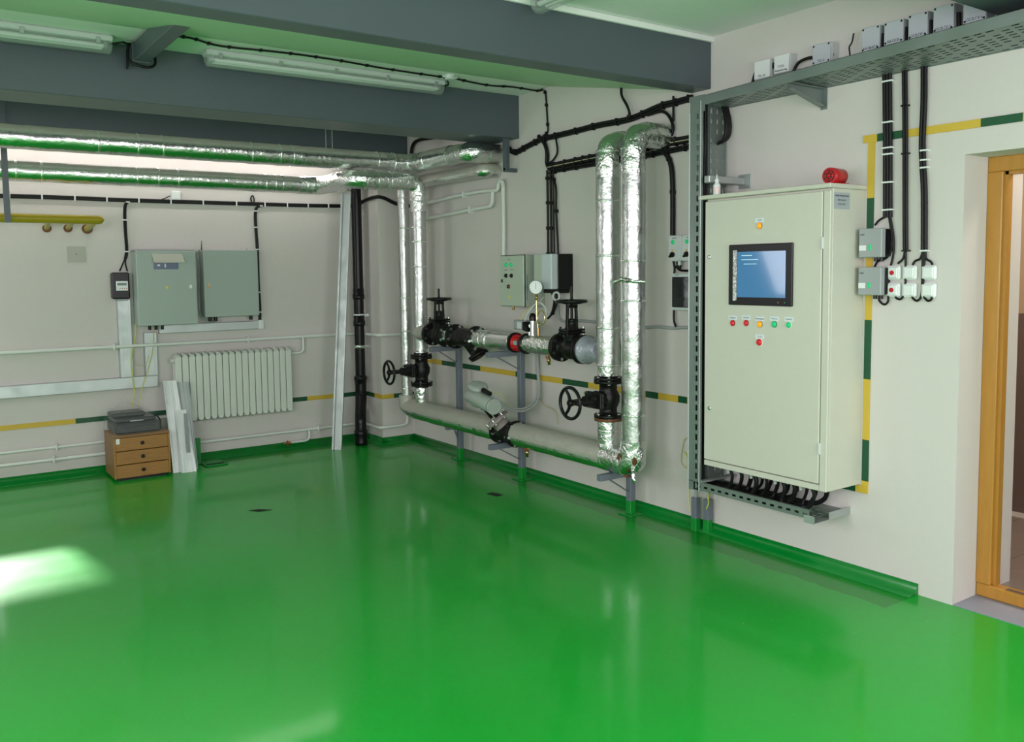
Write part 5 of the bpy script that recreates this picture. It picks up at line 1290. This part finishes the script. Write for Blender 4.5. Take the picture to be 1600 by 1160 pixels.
# gathered film peak + side skirt
pk = MB(); base = Vector((-2.53, -.16, zt+.15)); n1 = 22
ring = []
for k_ in range(7):
    t = k_/6
    for i in range(n1):
        a = 2*math.pi*i/n1; rr = (.10*(1-t)**1.6+.008)*(1+.35*noise.noise(Vector((math.cos(a)*2, math.sin(a)*2, t*2))))
        ring.append(base+Vector((rr*math.cos(a)*1.3, rr*math.sin(a)*.7, .115*t)))
pk.add(ring, [(k_*n1+i, k_*n1+(i+1) % n1, (k_+1)*n1+(i+1) % n1, (k_+1)*n1+i) for k_ in range(6) for i in range(n1)], True)
tag(mk('plastic_film', pk, M_film), 'gathered peak of clear film pulled up behind the printer', 'plastic film')
tag(mk('printer_cable', MB().tube(cat([(px1-.02, -.15, zt+.09), (px1+.02, -.14, zt+.085), (px1+.045, -.16, zt+.05), (px1+.035, -.2, zt+.015), (px1+.02, -.22, zt+.006)], 6), .005, 8), M_cable), 'short black power lead at the right side of the printer', 'cable')
# profiles leaning on radiator
def profile(label, x0, x1, xt0, xt1, yb_, yt, h, n_rib=4, m_=None, z0=0):
    o = thing('steel_profile', label, 'steel profile', ((x0+x1)/2, yb_, z0))
    b0, b1 = Vector((x0, yb_, z0)), Vector((x1, yb_, z0)); t0, t1 = Vector((xt0, yt, h)), Vector((xt1, yt, h))
    m1 = MB().poly([b0, b1, t1, t0], (0, .004, 0)); mk('web', m1, m_ or M_prof, o)
    for i in range(n_rib):
        u = (i+.5)/n_rib; p = b0.lerp(b1, u); q = t0.lerp(t1, u)
        mk('rib', MB().bar(p+Vector((0, -.003, 0)), q+Vector((0, -.003, 0)), .005, .006, .001, up=(0, 1, 0)), m_ or M_prof, o)
    for p, q in ((b0, t0), (b1, t1)): mk('flange', MB().bar(p+Vector((0, -.01, 0)), q+Vector((0, -.01, 0)), .003, .022, up=(0, 1, 0)), m_ or M_prof, o)
    return o
yb_ = -.41; zt_ = .715
def fb(px, py, y): p = PB(px, py, -y); return p
profile('tallest bright white steel profile leaning left of the group by the radiator', fb(270, 738, -.41).x, fb(297, 737, -.41).x, fb(256.5, 595, -.20).x, fb(276, 595, -.20).x, -.41, -.165, fb(266, 595, -.165).z, 3)
profile('bright steel profile leaning behind, right of the tallest one', fb(296, 736, -.37).x, fb(308, 735, -.37).x-.0, fb(277, 597, -.15).x, fb(294, 596, -.15).x, -.37, -.145, fb(285, 597, -.145).z, 3, M_galv_new)
profile('short steel profile with a dark slot leaning in front of the others', fb(283, 738, -.45).x, fb(306, 737, -.45).x, fb(275, 641, -.30).x, fb(291, 641, -.30).x, -.455, -.27, fb(283, 641, -.27).z, 2)
sl0, sl1 = fb(286, 644, -.285), fb(293, 708, -.40)
tag(mk('slotted_bar', MB().bar(fb(289, 646, -.290)+Vector((0, -.012, 0)), fb(294, 707, -.405)+Vector((0, -.012, 0)), .030, .006, .001, up=(0, 1, 0)), M_mgrey), 'dark grey slotted bar on the face of the short steel profile', 'steel bar')
g0 = fb(303, 725, -.22)
tag(mk('green_board', MB().box(fb(300, 725, -.2).x, fb(314, 725, -.2).x, -.215, -.195, 0, fb(306, 685, -.2).z, .002), M_gb), 'green-painted upright board behind the steel profiles', 'board')
# floor drain
o = thing('floor_drain', 'small square floor drain with a green rim beside the steel profiles', 'floor drain', (-1.86, -.28, 0))
mk('drain_pit', MB().box(-1.955, -1.80, -.345, -.26, .001, .004), M_dark, o)
mk('drain_rim', MB().box(-1.97, -1.955, -.36, -.12, .001, .012, .003).box(-1.80, -1.785, -.36, -.12, .001, .012, .003).box(-1.955, -1.80, -.36, -.345, .001, .012, .003).box(-1.955, -1.80, -.26, -.12, .001, .010, .003), M_greenp, o)
for pts, l_ in (([(760, 772), (768, 770), (777, 771), (786, 774), (776, 776)], 'small dark chip in the floor paint in the middle of the room'), ([(388, 798), (404, 796), (426, 797), (404, 800)], 'small dark stain on the floor in front of the drain')):
    P_ = [PZ(x, y, .0012) for x, y in pts]
    tag(mk('floor_chip', MB().poly(P_, (0, 0, .001)), M_dark), l_, 'floor mark')

# ================================================================== CEILING LAMPS AND CABLES
def lamp(label, x0, x1, y, zc, turn=None):
    o = thing('strip_light', label, 'ceiling light', ((x0+x1)/2, y, zc-.09), 'fluorescent strip lights')
    mk('lamp_tray', MB().box(x0, x1, y-.055, y+.055, zc-.035, zc, .008), M_lgrey, o)
    mk('lamp_cover', MB().tube([(x0+.004, y, zc-.045), (x0+.012, y, zc-.045), (x1-.012, y, zc-.045), (x1-.004, y, zc-.045)], [.035, .052, .052, .035], 20), M_clear, o)
    for dy in (-.022, .022): mk('fluorescent_tube', MB().tube([(x0+.05, y+dy, zc-.058), (x1-.05, y+dy, zc-.058)], .013, 12), M_wplas, o)
    for k_ in range(5):
        x = x0+.08+(x1-x0-.16)*k_/4
        mk('cover_clip', MB().box(x-.012, x+.012, y-.060, y-.050, zc-.055, zc-.02, .002), M_galv, o)
    for x in (x0+.04, x1-.04): mk('tube_holder', MB().box(x-.012, x+.012, y-.035, y+.035, zc-.07, zc-.035, .003), M_mgrey, o)
    if turn is not None:
        o.rotation_euler.z = turn
    return o
ly = -2.27
l0 = PZ(316, 92, 2.90); l1 = PZ(688, 138, 2.90)
lamp('unlit fluorescent strip light right of the ceiling bracket, between the two beams', l0.x, l1.x, ly, CZ-.001)
l2 = PZ(183, 62, 2.90)
lamp('unlit fluorescent strip light at the top left, cut by the frame edge', l2.x-1.65, l2.x, ly, CZ-.001)
l3 = PZ(817, 12, 2.90)
lo_ = lamp('strip light end peeking in at the top centre in front of the near beam', l3.x-.80, l3.x+.80, l3.y-.85, CZ+.013, turn=R(-90))
lo_.location.x += .05
def crun(label, pts, r=.006, clips=0):
    P_ = cat(pts, 6); o = thing('ceiling_cable', label, 'cable', P_[0]); mk('cable', MB().tube(P_, r, 8), M_cable, o)
    if clips:
        st = max(1, len(P_)//clips)
        for i in range(st//2, len(P_), st):
            c = P_[i]; mk('clip', MB().box(c.x-.008, c.x+.008, c.y-.012, c.y+.012, c.z-.008, CZ, .001), M_cable, o)
zc = CZ-.008
jbx = PZ(703, 122, CZ-.02)
crun('black clipped cable along the ceiling above the strip light', [PZ(262, 55, zc), PZ(300, 60, zc), PZ(345, 72, zc), PZ(440, 82, zc), PZ(520, 93, zc), PZ(600, 107, zc), PZ(680, 119, zc), PZ(700, 121, zc)], clips=12)
crun('black cable along the ceiling right of the round junction box', [PZ(706, 122, zc), PZ(760, 133, zc), PZ(800, 136, zc), PZ(840, 142, zc), Vector((-.02, PR(851, 141).y, zc))], clips=6)
crun('short black lead between strip light and round junction box', [Vector((l1.x-.02, ly, CZ-.03)), Vector((l1.x+.05, ly, CZ-.02)), Vector((jbx.x-.03, jbx.y, CZ-.018))])
crun('curled black lead at the right end of the left strip light', [Vector((l2.x-.01, ly, CZ-.04)), Vector((l2.x+.05, ly-.04, CZ-.03)), Vector((l2.x+.08, ly+.02, CZ-.02)), Vector((l2.x+.14, ly+.04, CZ-.015)), Vector((-2.83, -2.2, CZ-.03)), Vector((-2.83, -2.16, 2.80))])
o = thing('junction_box', 'small round white junction box on the ceiling at the end of the strip light', 'junction box', (jbx.x, jbx.y, CZ-.03))
mk('box_body', MB().lathe((jbx.x, jbx.y, CZ), (0, 0, -1), [(0, .034), (.018, .034), (.02, .030), (.022, .036), (.030, .036), (.032, .02)], 20), M_wplas, o)
for s_ in (-1, 1): mk('gland', MB().cyl((jbx.x+s_*.03, jbx.y, CZ-.012), (jbx.x+s_*.055, jbx.y, CZ-.012), .009, n=10), M_wplas, o)
# square bar running between the beams
o = thing('ceiling_bar', 'grey square steel bar bridging the two beams near the left strip light', 'steel bar', (-2.78, -3.0, 2.83))
mk('square_bar', MB().box(-2.82, -2.735, -3.93, -2.135, 2.825, 2.925, .003), M_beam, o)
mk('end_cap', MB().box(-2.826, -2.729, -2.29, -2.27, 2.818, 2.932, .003), M_beam, o)
crun('black cable looping round the steel bar below the ceiling', [Vector((-2.84, -2.26, 2.92)), Vector((-2.845, -2.28, 2.83)), Vector((-2.80, -2.30, 2.800)), Vector((-2.74, -2.30, 2.795)), Vector((-2.70, -2.28, 2.83)), Vector((-2.71, -2.26, 2.93))], .008)
# L bracket
p = PR(793, 262, .06)
o = thing('wall_bracket', 'dark L-shaped steel bracket below the far beam on the right wall', 'bracket', (-.15, p.y, p.z))
yb3 = -2.09
mk('upright', MB().box(-.115, -.075, yb3-.02, yb3+.02, 2.375, 2.62, .002), M_beam, o)
mk('foot', MB().box(-.115, 0, yb3-.016, yb3+.016, 2.365, 2.395, .002), M_beam, o)
# hanger rods
for i, px in enumerate((509, 519)):
    x = PB(px, 215, .95).x
    tag(mk('hanger_rod', MB().cyl((x, -.95, 2.60), (x, -.95, CZ), .004, n=8), M_bolt), ('left thin steel rod hanging the upper silver pipe', 'right thin steel rod hanging the upper silver pipe')[i], 'hanger rod', 'pipe hanger rods')
# lit strip lamp mounted under the back beam, behind the overhead pipe
o = thing('strip_light', 'lit fluorescent strip light hidden under the back beam behind the silver pipe', 'ceiling light', (-2.2, -.2, 2.45), 'fluorescent strip lights')
mk('lamp_tray', MB().box(-3.9, -.60, -.26, -.16, 2.608, 2.62), M_lgrey, o)
mk('fluorescent_tube', MB().tube([(-3.88, -.2, 2.598), (-.62, -.2, 2.598)], .010, 12), lampmat('lit_tube', (1, .94, .88), 24.0), o)
